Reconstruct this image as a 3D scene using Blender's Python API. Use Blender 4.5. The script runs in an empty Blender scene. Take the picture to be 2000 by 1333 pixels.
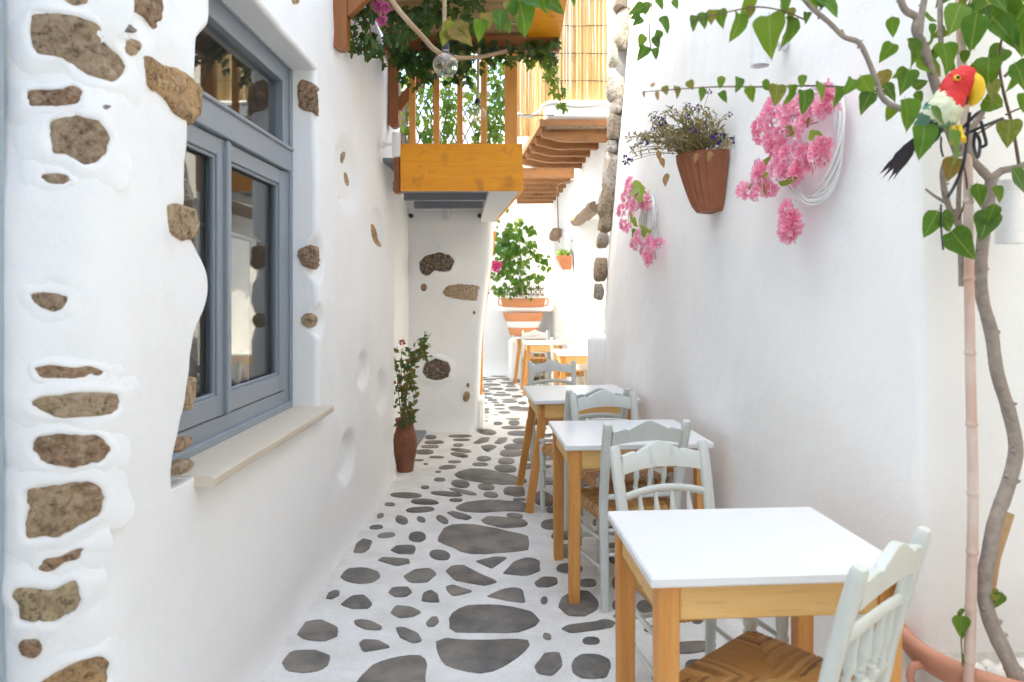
import bpy, bmesh, math, random
from mathutils import Vector, Matrix, noise
R = math.radians
rnd = random.Random(7)
sc = bpy.context.scene
C = sc.collection

# ------------------------------------------------------------------ camera
F, CX, HY, H = 1450.0, 1015.0, 575.0, 1.45      # focal length (photo px), vanishing point, eye height
cam = bpy.data.cameras.new('camera'); cam_o = bpy.data.objects.new('camera', cam); C.objects.link(cam_o)
cam_o.location = (0, 0, H); cam_o.rotation_euler = (R(90), 0, 0)
cam.sensor_width = 36; cam.lens = 36 * F / 2000
cam.shift_x = (1000 - CX) / 2000; cam.shift_y = (HY - 666.5) / 2000
cam.clip_start = .05; cam.clip_end = 300
cam.dof.use_dof = True; cam.dof.focus_distance = 4.2; cam.dof.aperture_fstop = 3.2
sc.camera = cam_o

# ------------------------------------------------------------------ sky, sun, exposure
w = bpy.data.worlds.new('World'); sc.world = w; w.use_nodes = True
nt = w.node_tree; bg = nt.nodes['Background']
sky = nt.nodes.new('ShaderNodeTexSky'); sky.sky_type = 'NISHITA'; sky.sun_disc = False
SUN_EL, SUN_AZ = 58, 264                       # azimuth clockwise from +Y
sky.sun_elevation = R(SUN_EL); sky.sun_rotation = R(SUN_AZ); sky.air_density = 1.0; sky.dust_density = 3.0; sky.ozone_density = 1.0
nt.links.new(sky.outputs[0], bg.inputs[0]); bg.inputs[1].default_value = 0.15
sun = bpy.data.lights.new('sun', 'SUN'); sun.energy = 2.0; sun.angle = R(0.5); sun.color = (1, .88, .71)
so = bpy.data.objects.new('sun', sun); C.objects.link(so)
sd = Vector((math.sin(R(SUN_AZ)) * math.cos(R(SUN_EL)), math.cos(R(SUN_AZ)) * math.cos(R(SUN_EL)), math.sin(R(SUN_EL))))
so.rotation_euler = sd.to_track_quat('Z', 'Y').to_euler(); so.location = sd * 30
vs = sc.view_settings; vs.view_transform = 'Standard'; vs.look = 'None'; vs.gamma = 1; vs.use_curve_mapping = False
vs.exposure = 2.62
vs.use_white_balance = True; vs.white_balance_temperature = 6800; vs.white_balance_tint = 1
sc.render.engine = 'CYCLES'
cy = sc.cycles; cy.max_bounces = 20; cy.diffuse_bounces = 16; cy.glossy_bounces = 4; cy.transmission_bounces = 6; cy.transparent_max_bounces = 24
cy.use_denoising = True; cy.caustics_reflective = False; cy.caustics_refractive = False; cy.sample_clamp_indirect = 8

# ------------------------------------------------------------------ pixel <-> world
def px(x, y, d): return Vector(((x - CX) * d / F, d, H - (y - HY) * d / F))
def gp(x, y, z=0.0):
    d = (H - z) * F / (y - HY); return Vector(((x - CX) * d / F, d, z))
def nz(x, y, z, s): return noise.noise(Vector((x / s, y / s, z / s)))
def lerp(a, b, t): return a + (b - a) * t
def interp(t, tab):
    if t <= tab[0][0]: return tab[0][1]
    for (a, va), (b, vb) in zip(tab, tab[1:]):
        if t <= b: return lerp(va, vb, (t - a) / (b - a))
    return tab[-1][1]
def smooth(a, b, t):
    t = max(0, min(1, (t - a) / (b - a))); return t * t * (3 - 2 * t)

# ------------------------------------------------------------------ materials
def new_mat(name):
    m = bpy.data.materials.new(name); m.use_nodes = True
    return m, m.node_tree, m.node_tree.nodes['Principled BSDF']
def N(t, typ, **kw):
    n = t.nodes.new(typ)
    for k, v in kw.items():
        if k.startswith('i_'):
            key = k[2:]; n.inputs[int(key) if key.isdigit() else key.replace('_', ' ')].default_value = v
        else: setattr(n, k, v)
    return n
def ramp(t, fac, stops):
    r = t.nodes.new('ShaderNodeValToRGB'); e = r.color_ramp.elements
    while len(e) < len(stops): e.new(.5)
    for el, (p, c) in zip(e, stops): el.position = p; el.color = (*c, 1)
    t.links.new(fac, r.inputs[0]); return r.outputs[0]
def mixc(t, fac, a, b, mode='MIX'):
    m = t.nodes.new('ShaderNodeMix'); m.data_type = 'RGBA'; m.blend_type = mode
    for s, v in ((0, fac), (6, a), (7, b)):
        if isinstance(v, (int, float)): m.inputs[s].default_value = v
        elif isinstance(v, tuple): m.inputs[s].default_value = (*v, 1)
        else: t.links.new(v, m.inputs[s])
    return m.outputs[2]
def coords(t, scale=(1, 1, 1), gen='Object', rot=(0, 0, 0)):
    c = t.nodes.new('ShaderNodeTexCoord'); mp = t.nodes.new('ShaderNodeMapping')
    mp.inputs['Scale'].default_value = scale; mp.inputs['Rotation'].default_value = rot
    t.links.new(c.outputs[gen], mp.inputs[0]); return mp.outputs[0]
def noise_t(t, vec, scale, detail=5, rough=.55, dist=0):
    n = N(t, 'ShaderNodeTexNoise', i_Scale=scale, i_Detail=detail, i_Roughness=rough, i_Distortion=dist)
    t.links.new(vec, n.inputs['Vector']); return n.outputs[0]
def bump(t, bsdf, hgt, strength, dist):
    b = N(t, 'ShaderNodeBump', i_Strength=strength, i_Distance=dist)
    t.links.new(hgt, b.inputs['Height']); t.links.new(b.outputs[0], bsdf.inputs['Normal']); return b

def mat_plaster(name, col, var, bs=.35, sc1=9.0):
    m, t, b = new_mat(name); v = coords(t)
    n1 = noise_t(t, v, sc1, 6); n2 = noise_t(t, v, 1.7, 5, .6); n3 = noise_t(t, v, 90, 3)
    c = mixc(t, ramp(t, n2, [(.35, (0, 0, 0)), (.72, (1, 1, 1))]), col, var)
    t.links.new(c, b.inputs['Base Color']); b.inputs['Roughness'].default_value = .85
    b.inputs['Specular IOR Level'].default_value = .25
    s = mixc(t, .12, n1, n3); bump(t, b, s, bs, .016); return m
M = {}
M['plaster'] = mat_plaster('white_plaster', (.87, .87, .865), (.83, .83, .825))
M['paintfloor'] = None
M['lowbounce'] = mat_plaster('low_bounce_wall', (.44, .42, .39), (.36, .34, .31))  # dull colour so the added house bounces less sun onto the near walls
def mk_floor():
    m, t, b = new_mat('whitewashed_mortar'); v = coords(t)
    n2 = noise_t(t, v, 5, 7, .65); n3 = noise_t(t, v, 34, 6, .7); n4 = noise_t(t, v, 130, 3)
    c = mixc(t, ramp(t, n2, [(.38, (0, 0, 0)), (.75, (1, 1, 1))]), (.83, .815, .79), (.66, .635, .60))
    c = mixc(t, ramp(t, n3, [(.58, (0, 0, 0)), (.76, (.6, .6, .6))]), c, (.44, .41, .37))
    t.links.new(c, b.inputs['Base Color']); b.inputs['Roughness'].default_value = .8
    bump(t, b, mixc(t, .4, n3, n4), .9, .014); return m
M['paintfloor'] = mk_floor()
def mk_slate():
    m, t, b = new_mat('grey_slate'); v = coords(t)
    oi = t.nodes.new('ShaderNodeObjectInfo')
    mp = t.nodes.new('ShaderNodeVectorMath'); mp.operation = 'ADD'
    t.links.new(v, mp.inputs[0]); t.links.new(oi.outputs['Random'], mp.inputs[1]); v = mp.outputs[0]
    n = noise_t(t, v, 14, 8, .65, .6); n2 = noise_t(t, v, 70, 5, .7); n3 = noise_t(t, v, 5, 3)
    base = ramp(t, oi.outputs['Random'], [(0, (.12, .108, .098)), (.2, (.20, .175, .145)), (.4, (.10, .095, .092)), (.6, (.165, .15, .13)), (.8, (.23, .20, .165)), (1, (.13, .122, .115))])
    c = mixc(t, ramp(t, n, [(.35, (0, 0, 0)), (.68, (1, 1, 1))]), base, (.235, .21, .18))
    c = mixc(t, ramp(t, n2, [(.57, (0, 0, 0)), (.76, (.8, .8, .8))]), c, (.36, .34, .31))
    c = mixc(t, ramp(t, n3, [(.42, (0, 0, 0)), (.64, (.75, .75, .75))]), c, (.075, .07, .068))
    t.links.new(c, b.inputs['Base Color'])
    t.links.new(ramp(t, n, [(0, (.45,) * 3), (1, (.7,) * 3)]), b.inputs['Roughness'])
    bump(t, b, mixc(t, .5, n, n2), .6, .006); return m
M['slate'] = mk_slate()
def mk_rock():
    m, t, b = new_mat('rough_fieldstone'); v = coords(t)
    oi = t.nodes.new('ShaderNodeObjectInfo')
    mp = t.nodes.new('ShaderNodeVectorMath'); mp.operation = 'ADD'
    t.links.new(v, mp.inputs[0]); t.links.new(oi.outputs['Random'], mp.inputs[1]); v = mp.outputs[0]
    n = noise_t(t, v, 22, 10, .72, .4); n2 = noise_t(t, v, 9, 4, .6); n3 = noise_t(t, v, 85, 4, .7)
    mm = t.nodes.new('ShaderNodeMix'); mm.data_type = 'RGBA'; mm.blend_type = 'MULTIPLY'; mm.inputs[0].default_value = 1
    t.links.new(oi.outputs['Color'], mm.inputs[6]); t.links.new(ramp(t, n, [(.30, (.22, .2, .19)), (.42, (.75, .72, .7)), (.55, (1, 1, 1)), (.75, (1, .95, .88))]), mm.inputs[7])
    c = mixc(t, ramp(t, n2, [(.45, (0, 0, 0)), (.7, (.6,) * 3)]), mm.outputs[2], (.30, .17, .09))
    c = mixc(t, ramp(t, n3, [(.58, (0, 0, 0)), (.72, (.75,) * 3)]), c, (.56, .49, .40))
    n4 = noise_t(t, v, 48, 6, .75, .3)
    c = mixc(t, ramp(t, n4, [(.33, (.95,) * 3), (.48, (0, 0, 0))]), c, (.07, .05, .034))
    c = mixc(t, ramp(t, n4, [(.50, (0, 0, 0)), (.68, (.85,) * 3)]), c, (.70, .56, .40))
    t.links.new(c, b.inputs['Base Color']); b.inputs['Roughness'].default_value = .9
    bump(t, b, mixc(t, .5, n, n4), 1.0, .05); return m
M['rock'] = mk_rock()
def mk_wood(name, c1, c2, axis=2, scale=1.0, rough=.5, dark=None):
    m, t, b = new_mat(name)
    oi = t.nodes.new('ShaderNodeObjectInfo')
    sc_ = [14 * scale] * 3; sc_[axis] = 1.1 * scale
    v = coords(t, tuple(sc_)); ad = t.nodes.new('ShaderNodeVectorMath'); ad.operation = 'ADD'
    ml = t.nodes.new('ShaderNodeMath'); ml.operation = 'MULTIPLY'; ml.inputs[1].default_value = 37
    t.links.new(oi.outputs['Random'], ml.inputs[0]); t.links.new(v, ad.inputs[0]); t.links.new(ml.outputs[0], ad.inputs[1])
    n = noise_t(t, ad.outputs[0], 1.6, 6, .6, 1.2); n2 = noise_t(t, ad.outputs[0], 9, 4, .6, .3)
    c = mixc(t, ramp(t, n, [(.3, (0, 0, 0)), (.7, (1, 1, 1))]), c1, c2)
    c = mixc(t, ramp(t, n2, [(.55, (0, 0, 0)), (.8, (.5,) * 3)]), c, tuple(x * .5 for x in c1))
    if dark:
        n3 = noise_t(t, coords(t, (3, 3, 2)), 3, 4, .6, .5)
        c = mixc(t, ramp(t, n3, [(.56, (0, 0, 0)), (.76, (.8,) * 3)]), c, dark)
    t.links.new(c, b.inputs['Base Color']); b.inputs['Roughness'].default_value = rough
    bump(t, b, n2, .25, .003); return m
M['wood_leg'] = mk_wood('honey_beech_wood', (.56, .235, .052), (.68, .33, .09), 2)
M['wood_apron'] = mk_wood('pale_beech_wood', (.70, .41, .135), (.78, .50, .20), 0)
M['wood_panel'] = mk_wood('orange_stained_board', (.90, .385, .012), (.80, .30, .008), 0, .6, .5, (.42, .15, .02))
M['wood_post'] = mk_wood('orange_stained_post', (.76, .345, .08), (.66, .27, .055), 2, 1, .5)
M['wood_bracket'] = mk_wood('reddish_brown_wood', (.30, .11, .025), (.24, .08, .02), 2, 1, .45)
M['wood_beam'] = mk_wood('reddish_brown_beam', (.30, .11, .025), (.24, .08, .02), 0, 1, .45)
M['wood_joist'] = mk_wood('weathered_joist_wood', (.36, .17, .06), (.26, .11, .04), 0, .8, .7, (.12, .06, .03))
M['driftwood'] = mk_wood('grey_driftwood', (.30, .22, .15), (.18, .12, .08), 1, .8, .85)
def mk_flat(name, col, rough=.5, var=.08, bs=.1, scale=20, spec=.5, metal=0):
    m, t, b = new_mat(name); v = coords(t); n = noise_t(t, v, scale, 5, .6)
    c = mixc(t, n, tuple(x * (1 - var) for x in col), tuple(min(1, x * (1 + var)) for x in col))
    t.links.new(c, b.inputs['Base Color']); b.inputs['Roughness'].default_value = rough
    b.inputs['Specular IOR Level'].default_value = spec; b.inputs['Metallic'].default_value = metal
    if bs: bump(t, b, n, bs, .004)
    return m
M['bluegrey'] = mk_flat('blue_grey_paint', (.25, .285, .325), .45, .06, .08, 12)
M['paleblue'] = mk_flat('pale_blue_paint', (.36, .43, .49), .5, .05)
M['chair'] = mk_flat('sage_grey_chair_paint', (.60, .625, .585), .42, .05, .06, 25)
M['table'] = mk_flat('white_table_laminate', (.76, .76, .765), .28, .015, .02, 40)
M['greysoffit'] = mk_flat('grey_soffit_paint', (.20, .215, .24), .6, .12, .1, 6)
M['palesoffit'] = mk_flat('pale_soffit_paint', (.58, .58, .585), .6, .12, .1, 5)
M['lamp'] = mk_flat('white_lamp_enamel', (.80, .80, .80), .35, .02, 0)
M['cane'] = mk_flat('tan_cut_cane', (.46, .30, .15), .7, .25, .3, 30)
M['black'] = mk_flat('black_plastic', (.012, .012, .013), .5, .1, 0)
M['marble'] = mk_flat('cream_marble_sill', (.64, .565, .46), .45, .10, .15, 9)
M['terracotta'] = mk_flat('terracotta', (.50, .19, .085), .75, .14, .25, 16)
M['terracotta_brown'] = mk_flat('brown_terracotta', (.30, .105, .045), .7, .25, .3, 13)
M['jugclay'] = mk_flat('weathered_dark_terracotta', (.21, .08, .04), .75, .55, .5, 11)
M['terracotta_bright'] = mk_flat('bright_terracotta', (.62, .26, .12), .75, .08, .1, 9)
M['rimclay'] = mk_flat('dusty_pink_terracotta', (.56, .27, .18), .8, .15, .3, 14)
M['gravel'] = mk_flat('pale_gravel', (.50, .47, .43), .9, .5, .8, 60)
M['whitepaint'] = mk_flat('white_pot_paint', (.78, .77, .75), .6, .05, .2, 14)
M['soil'] = mk_flat('dark_soil', (.05, .035, .025), .95, .4, .8, 60)
M['pebble'] = mk_flat('white_pebble', (.74, .72, .68), .5, .06, .1, 20)
M['rope'] = mk_flat('natural_rope', (.42, .30, .19), .9, .2, .5, 120)
M['wicker'] = mk_flat('white_wicker', (.80, .80, .79), .5, .06, .2, 50)
M['bark'] = mk_flat('grey_brown_bark', (.29, .245, .21), .9, .5, 1.0, 45)
M['bark_dark'] = mk_flat('dark_twig', (.14, .085, .055), .85, .3, .5, 40)
M['stem'] = mk_flat('green_brown_stem', (.16, .13, .06), .8, .3, .3, 40)
M['dry'] = mk_flat('dry_brown_stem', (.26, .17, .075), .9, .35, .3, 60)
M['conduit'] = mk_flat('grey_conduit', (.52, .50, .47), .55, .08, .1, 20)
M['iron'] = mk_flat('rusty_brown_metal', (.13, .07, .045), .8, .3, .3, 40)
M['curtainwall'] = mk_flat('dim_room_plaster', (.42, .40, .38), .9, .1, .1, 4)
M['reedtie'] = mk_flat('dark_wire', (.08, .05, .03), .7, .1, 0)
def mk_bamboo():
    m, t, b = new_mat('bamboo_pole_skin'); v = coords(t, (30, 30, 2)); n = noise_t(t, v, 1.5, 5, .6)
    n2 = noise_t(t, coords(t, (1, 1, 1)), 3.3, 3)
    c = mixc(t, ramp(t, n2, [(.42, (0, 0, 0)), (.6, (1, 1, 1))]), (.60, .49, .43), (.50, .28, .20))
    c = mixc(t, ramp(t, n, [(.4, (0, 0, 0)), (.7, (.6,) * 3)]), c, (.62, .54, .47))
    t.links.new(c, b.inputs['Base Color']); b.inputs['Roughness'].default_value = .5; return m
M['bamboo'] = mk_bamboo()
def mk_reed(name, axis, stops):
    m, t, b = new_mat(name); s = [1, 1, 1]; s[axis] = .0
    at = N(t, 'ShaderNodeAttribute', attribute_name='reed')
    c = ramp(t, at.outputs['Fac'], stops)
    sc_ = [40, 40, 40]; sc_[axis] = 2.5
    n = noise_t(t, coords(t, tuple(sc_)), 1.2, 5, .65)
    c = mixc(t, ramp(t, n, [(.55, (0, 0, 0)), (.78, (.7,) * 3)]), c, (.17, .09, .03))
    t.links.new(c, b.inputs['Base Color']); b.inputs['Roughness'].default_value = .55
    tr = N(t, 'ShaderNodeBsdfTranslucent'); t.links.new(c, tr.inputs[0]); ms = N(t, 'ShaderNodeMixShader', i_0=.35)
    t.links.new(b.outputs[0], ms.inputs[1]); t.links.new(tr.outputs[0], ms.inputs[2]); t.links.new(ms.outputs[0], t.nodes['Material Output'].inputs[0]); return m
M['reed'] = mk_reed('golden_reed', 2, [(0, (.56, .38, .16)), (.4, (.74, .56, .28)), (.7, (.66, .46, .20)), (1, (.80, .66, .40))])
M['reedx'] = mk_reed('pale_reed', 0, [(0, (.44, .30, .14)), (.5, (.55, .39, .2)), (1, (.38, .24, .1))])
def mk_rush():
    m, t, b = new_mat('woven_rush'); at = N(t, 'ShaderNodeAttribute', attribute_name='reed')
    c = ramp(t, at.outputs['Fac'], [(0, (.24, .10, .024)), (.25, (.50, .26, .07)), (.5, (.38, .17, .04)), (.8, (.60, .35, .12)), (1, (.20, .08, .02))])
    n = noise_t(t, coords(t), 70, 5, .6)
    c = mixc(t, ramp(t, n, [(.5, (0, 0, 0)), (.8, (.6,) * 3)]), c, (.50, .29, .11))
    t.links.new(c, b.inputs['Base Color']); b.inputs['Roughness'].default_value = .5
    bump(t, b, n, .3, .003); return m
M['rush'] = mk_rush()
def mk_leaf(name, stops, trans=.35, rough=.4):
    m, t, b = new_mat(name); oi = t.nodes.new('ShaderNodeObjectInfo')
    at = N(t, 'ShaderNodeAttribute', attribute_name='leafvar')
    ad = N(t, 'ShaderNodeMath', operation='ADD'); t.links.new(oi.outputs['Random'], ad.inputs[0]); t.links.new(at.outputs['Fac'], ad.inputs[1])
    fr = N(t, 'ShaderNodeMath', operation='FRACT'); t.links.new(ad.outputs[0], fr.inputs[0])
    c = ramp(t, fr.outputs[0], stops)
    v = coords(t); n = noise_t(t, v, 5, 5, .6)
    c = mixc(t, ramp(t, n, [(.45, (0, 0, 0)), (.75, (.6,) * 3)]), c, tuple(x * 1.9 for x in stops[-1][1]))
    sx = t.nodes.new('ShaderNodeSeparateXYZ'); t.links.new(v, sx.inputs[0]); ab = N(t, 'ShaderNodeMath', operation='ABSOLUTE'); t.links.new(sx.outputs[0], ab.inputs[0])
    c = mixc(t, ramp(t, ab.outputs[0], [(.008, (.55,) * 3), (.03, (0, 0, 0))]), c, (.30, .36, .10))          # midrib
    t.links.new(c, b.inputs['Base Color']); b.inputs['Roughness'].default_value = rough
    b.inputs['Specular IOR Level'].default_value = .35
    tr = N(t, 'ShaderNodeBsdfTranslucent'); mc = mixc(t, .5, c, (.30, .40, .03)); t.links.new(mc, tr.inputs[0])
    ms = N(t, 'ShaderNodeMixShader', i_0=trans); t.links.new(b.outputs[0], ms.inputs[1]); t.links.new(tr.outputs[0], ms.inputs[2])
    t.links.new(ms.outputs[0], t.nodes['Material Output'].inputs[0]); return m
M['leaf'] = mk_leaf('bougainvillea_leaf', [(0, (.028, .095, .009)), (.4, (.045, .145, .012)), (.7, (.085, .20, .014)), (.9, (.17, .27, .018)), (1, (.05, .135, .010))])
M['leaf_old'] = mk_leaf('yellowing_leaf', [(0, (.14, .13, .02)), (.4, (.22, .20, .025)), (.7, (.11, .16, .02)), (1, (.28, .15, .05))])
M['leaf_dry'] = mk_leaf('dry_leaf', [(0, (.33, .17, .07)), (.5, (.42, .24, .11)), (1, (.28, .12, .05))], .2)
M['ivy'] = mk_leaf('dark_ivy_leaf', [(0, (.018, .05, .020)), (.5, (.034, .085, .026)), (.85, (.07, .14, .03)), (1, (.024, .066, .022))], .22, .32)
M['ivy_lit'] = mk_leaf('backlit_ivy_leaf', [(0, (.06, .14, .02)), (.4, (.14, .25, .03)), (.75, (.27, .37, .035)), (1, (.09, .18, .02))], .45)  # same ivy seen against the light, its backlit glow put into the colour
M['rose_leaf'] = mk_leaf('rose_leaf', [(0, (.03, .07, .018)), (.45, (.05, .10, .02)), (.7, (.12, .11, .02)), (.88, (.26, .11, .035)), (1, (.06, .10, .02))], .25)
M['lime_leaf'] = mk_leaf('lime_leaf', [(0, (.22, .34, .03)), (.5, (.30, .40, .04)), (1, (.16, .28, .03))], .4)
M['pet_leaf'] = mk_leaf('grey_green_leaf', [(0, (.13, .15, .06)), (.4, (.20, .17, .07)), (.7, (.30, .19, .08)), (1, (.17, .19, .08))], .2)
def mk_petal(name, stops, trans=.3):
    m, t, b = new_mat(name); at = N(t, 'ShaderNodeAttribute', attribute_name='leafvar'); oi = t.nodes.new('ShaderNodeObjectInfo')
    c = ramp(t, at.outputs['Fac'], stops)
    c2 = mixc(t, ramp(t, oi.outputs['Random'], [(0, (0, 0, 0)), (1, (.45,) * 3)]), c, tuple(stops[0][1]))
    t.links.new(c2, b.inputs['Base Color']); b.inputs['Roughness'].default_value = .7
    tr = N(t, 'ShaderNodeBsdfTranslucent'); t.links.new(c2, tr.inputs[0])
    ms = N(t, 'ShaderNodeMixShader', i_0=trans); t.links.new(b.outputs[0], ms.inputs[1]); t.links.new(tr.outputs[0], ms.inputs[2])
    t.links.new(ms.outputs[0], t.nodes['Material Output'].inputs[0]); return m
M['pink'] = mk_petal('pink_silk_petal', [(0, (.84, .24, .41)), (.3, (.91, .43, .57)), (1, (.94, .72, .81))])
M['hotpink'] = mk_petal('hot_pink_petal', [(0, (.62, .04, .22)), (.5, (.74, .09, .30)), (1, (.80, .2, .42))])
M['magenta'] = mk_petal('magenta_petal', [(0, (.55, .06, .28)), (.5, (.66, .17, .40)), (1, (.74, .33, .52))])
M['red'] = mk_petal('red_petal', [(0, (.35, .008, .015)), (1, (.5, .02, .03))])
M['purple'] = mk_petal('purple_petal', [(0, (.035, .012, .12)), (1, (.07, .03, .22))])
def mk_glass(name, tint, fmul=1.0, base=.04):
    m = bpy.data.materials.new(name); m.use_nodes = True; t = m.node_tree; t.nodes.clear()
    o = t.nodes.new('ShaderNodeOutputMaterial'); g = N(t, 'ShaderNodeBsdfGlossy', i_Roughness=0.0); tr = N(t, 'ShaderNodeBsdfTransparent')
    tr.inputs[0].default_value = (*tint, 1); lw = N(t, 'ShaderNodeLayerWeight', i_Blend=.5)
    pw = N(t, 'ShaderNodeMath', operation='POWER'); pw.inputs[1].default_value = 5; t.links.new(lw.outputs['Facing'], pw.inputs[0])
    mu = N(t, 'ShaderNodeMath', operation='MULTIPLY_ADD', use_clamp=True); mu.inputs[1].default_value = fmul; mu.inputs[2].default_value = base; t.links.new(pw.outputs[0], mu.inputs[0])
    ms = t.nodes.new('ShaderNodeMixShader'); t.links.new(mu.outputs[0], ms.inputs[0]); t.links.new(tr.outputs[0], ms.inputs[1]); t.links.new(g.outputs[0], ms.inputs[2])
    t.links.new(ms.outputs[0], o.inputs[0]); return m
M['pane'] = mk_glass('window_glass', (.90, .91, .91), .9, .05)
M['bulb'] = mk_glass('tinted_bulb_glass', (.92, .87, .72), .9, .15)
def mk_lace():
    m, t, b = new_mat('white_lace'); v = coords(t)
    n = N(t, 'ShaderNodeTexVoronoi', i_Scale=140); t.links.new(v, n.inputs['Vector'])
    b.inputs['Base Color'].default_value = (.74, .72, .68, 1); b.inputs['Roughness'].default_value = .9
    tr = N(t, 'ShaderNodeBsdfTranslucent'); tr.inputs[0].default_value = (.7, .68, .64, 1)
    ms = N(t, 'ShaderNodeMixShader', i_0=.4); t.links.new(b.outputs[0], ms.inputs[1]); t.links.new(tr.outputs[0], ms.inputs[2])
    t.links.new(ms.outputs[0], t.nodes['Material Output'].inputs[0]); bump(t, b, n.outputs[0], .4, .002); return m
M['lace'] = mk_lace()
M['bird_red'] = mk_flat('red_feathers', (.55, .018, .02), .7, .3, .6, 60)
M['bird_yellow'] = mk_flat('yellow_beak', (.75, .50, .02), .45, .1, .1, 30)
M['bird_white'] = mk_flat('pale_green_white_feathers', (.60, .63, .46), .85, .4, .9, 40)
M['bird_green'] = mk_flat('sea_green_feathers', (.12, .26, .19), .8, .3, .6, 50)
M['bird_black'] = mk_flat('purple_black_feathers', (.022, .016, .028), .7, .3, .5, 60)

# ------------------------------------------------------------------ mesh builder
ORG = {}
class MB:
    def __init__(s): s.v = []; s.f = []; s.a = []; s.m = []; s.cur = 0.0; s.mat = 0
    def add(s, vs, fs):
        o = len(s.v); s.v += [Vector(p) for p in vs]; s.a += [s.cur] * len(vs)
        s.f += [tuple(i + o for i in f) for f in fs]; s.m += [s.mat] * len(fs)
    def box(s, c, size, t=.004, mtx=None):
        a, b, d = size[0] / 2, size[1] / 2, size[2] / 2; t = min(t, a * .45, b * .45, d * .45)
        vs, fs = chamfer_box(a, b, d, t); c = Vector(c)
        if mtx is None: s.add([Vector(p) + c for p in vs], fs)
        else: s.add([mtx @ Vector(p) + c for p in vs], fs)
    def sweep(s, path, prof, scales=None, up=Vector((0, 0, 1)), cap=True, closed=False):
        path = [Vector(p) for p in path]; n = len(path); k = len(prof); vs = []
        last = None
        for i, p in enumerate(path):
            if closed: tg = path[(i + 1) % n] - path[i - 1]
            else: tg = path[min(i + 1, n - 1)] - path[max(i - 1, 0)]
            tg.normalize()
            if last is None:
                u = up - tg * up.dot(tg)
                if u.length < .05: u = Vector((0, 1, 0)) - tg * tg.y
                if u.length < .05: u = Vector((1, 0, 0)) - tg * tg.x
            else: u = last - tg * last.dot(tg)
            u.normalize(); last = u; sd_ = tg.cross(u)
            sc_ = 1 if scales is None else scales[i]
            vs += [p + sd_ * (q[0] * sc_) + u * (q[1] * sc_) for q in prof]
        fs = []
        for i in range(n if closed else n - 1):
            j = (i + 1) % n
            for q in range(k):
                r = (q + 1) % k; fs.append((i * k + q, i * k + r, j * k + r, j * k + q))
        if cap and not closed:
            fs.append(tuple(reversed(range(k)))); fs.append(tuple((n - 1) * k + q for q in range(k)))
        s.add(vs, fs)
    def tube(s, path, r, n=6, cap=True, closed=False):
        pr = [(math.cos(2 * math.pi * i / n), math.sin(2 * math.pi * i / n)) for i in range(n)]
        rr = r if isinstance(r, (list, tuple)) else [r] * len(path)
        s.sweep(path, pr, rr, cap=cap, closed=closed)
    def lathe(s, prof, n=16, c=(0, 0, 0), mtx=None, squash=(1, 1), a0=0, a1=2 * math.pi):
        c = Vector(c); vs = []; full = abs(a1 - a0 - 2 * math.pi) < 1e-6; m = n if full else n + 1
        for (r, z) in prof:
            for i in range(m):
                a = a0 + (a1 - a0) * i / n; p = Vector((r * math.cos(a) * squash[0], r * math.sin(a) * squash[1], z))
                vs.append((mtx @ p if mtx else p) + c)
        fs = []
        for j in range(len(prof) - 1):
            for i in range(n):
                i2 = (i + 1) % m; fs.append((j * m + i, j * m + i2, (j + 1) * m + i2, (j + 1) * m + i))
        s.add(vs, fs)
    def extrude(s, poly, z0, z1, mtx, origin=Vector((0, 0, 0)), ch=0):
        # poly in local xy, thickness along local z
        n = len(poly); vs = [mtx @ Vector((p[0], p[1], z0)) + origin for p in poly] + [mtx @ Vector((p[0], p[1], z1)) + origin for p in poly]
        fs = [tuple(reversed(range(n))), tuple(range(n, 2 * n))] + [(i, (i + 1) % n, n + (i + 1) % n, n + i) for i in range(n)]
        s.add(vs, fs)
    def grid(s, rows):
        k = len(rows[0]); vs = [p for r in rows for p in r]
        fs = [(j * k + i, j * k + i + 1, (j + 1) * k + i + 1, (j + 1) * k + i) for j in range(len(rows) - 1) for i in range(k - 1)]
        s.add(vs, fs)
    def mesh(s, name, mats, org=Vector((0, 0, 0)), attr=None, angle=35):
        me = bpy.data.meshes.new(name); me.from_pydata([v - org for v in s.v], [], s.f); me.validate()
        for m in (mats if isinstance(mats, (list, tuple)) else [mats]): me.materials.append(m)
        if any(s.m) and len(me.polygons) == len(s.m): me.polygons.foreach_set('material_index', s.m)
        if attr and len(me.vertices) == len(s.a):
            at = me.attributes.new(attr, 'FLOAT', 'POINT'); at.data.foreach_set('value', s.a)
        bm = bmesh.new(); bm.from_mesh(me); bmesh.ops.recalc_face_normals(bm, faces=bm.faces); bm.to_mesh(me); bm.free()
        me.shade_smooth(); me.set_sharp_from_angle(angle=R(angle)); return me
    def build(s, name, mats, parent=None, attr=None, angle=35, color=None):
        org = ORG.get(parent.name, Vector((0, 0, 0))) if parent else Vector((0, 0, 0))
        me = s.mesh(name, mats, org, attr, angle)
        return link(name, me, parent, color)
def link(name, me, parent=None, color=None):
    o = bpy.data.objects.new(name, me); C.objects.link(o)
    if parent: o.parent = parent; ORG[o.name] = ORG.get(parent.name, Vector((0, 0, 0)))
    if color: o.color = (*color, 1)
    return o
_bt = None
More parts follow.
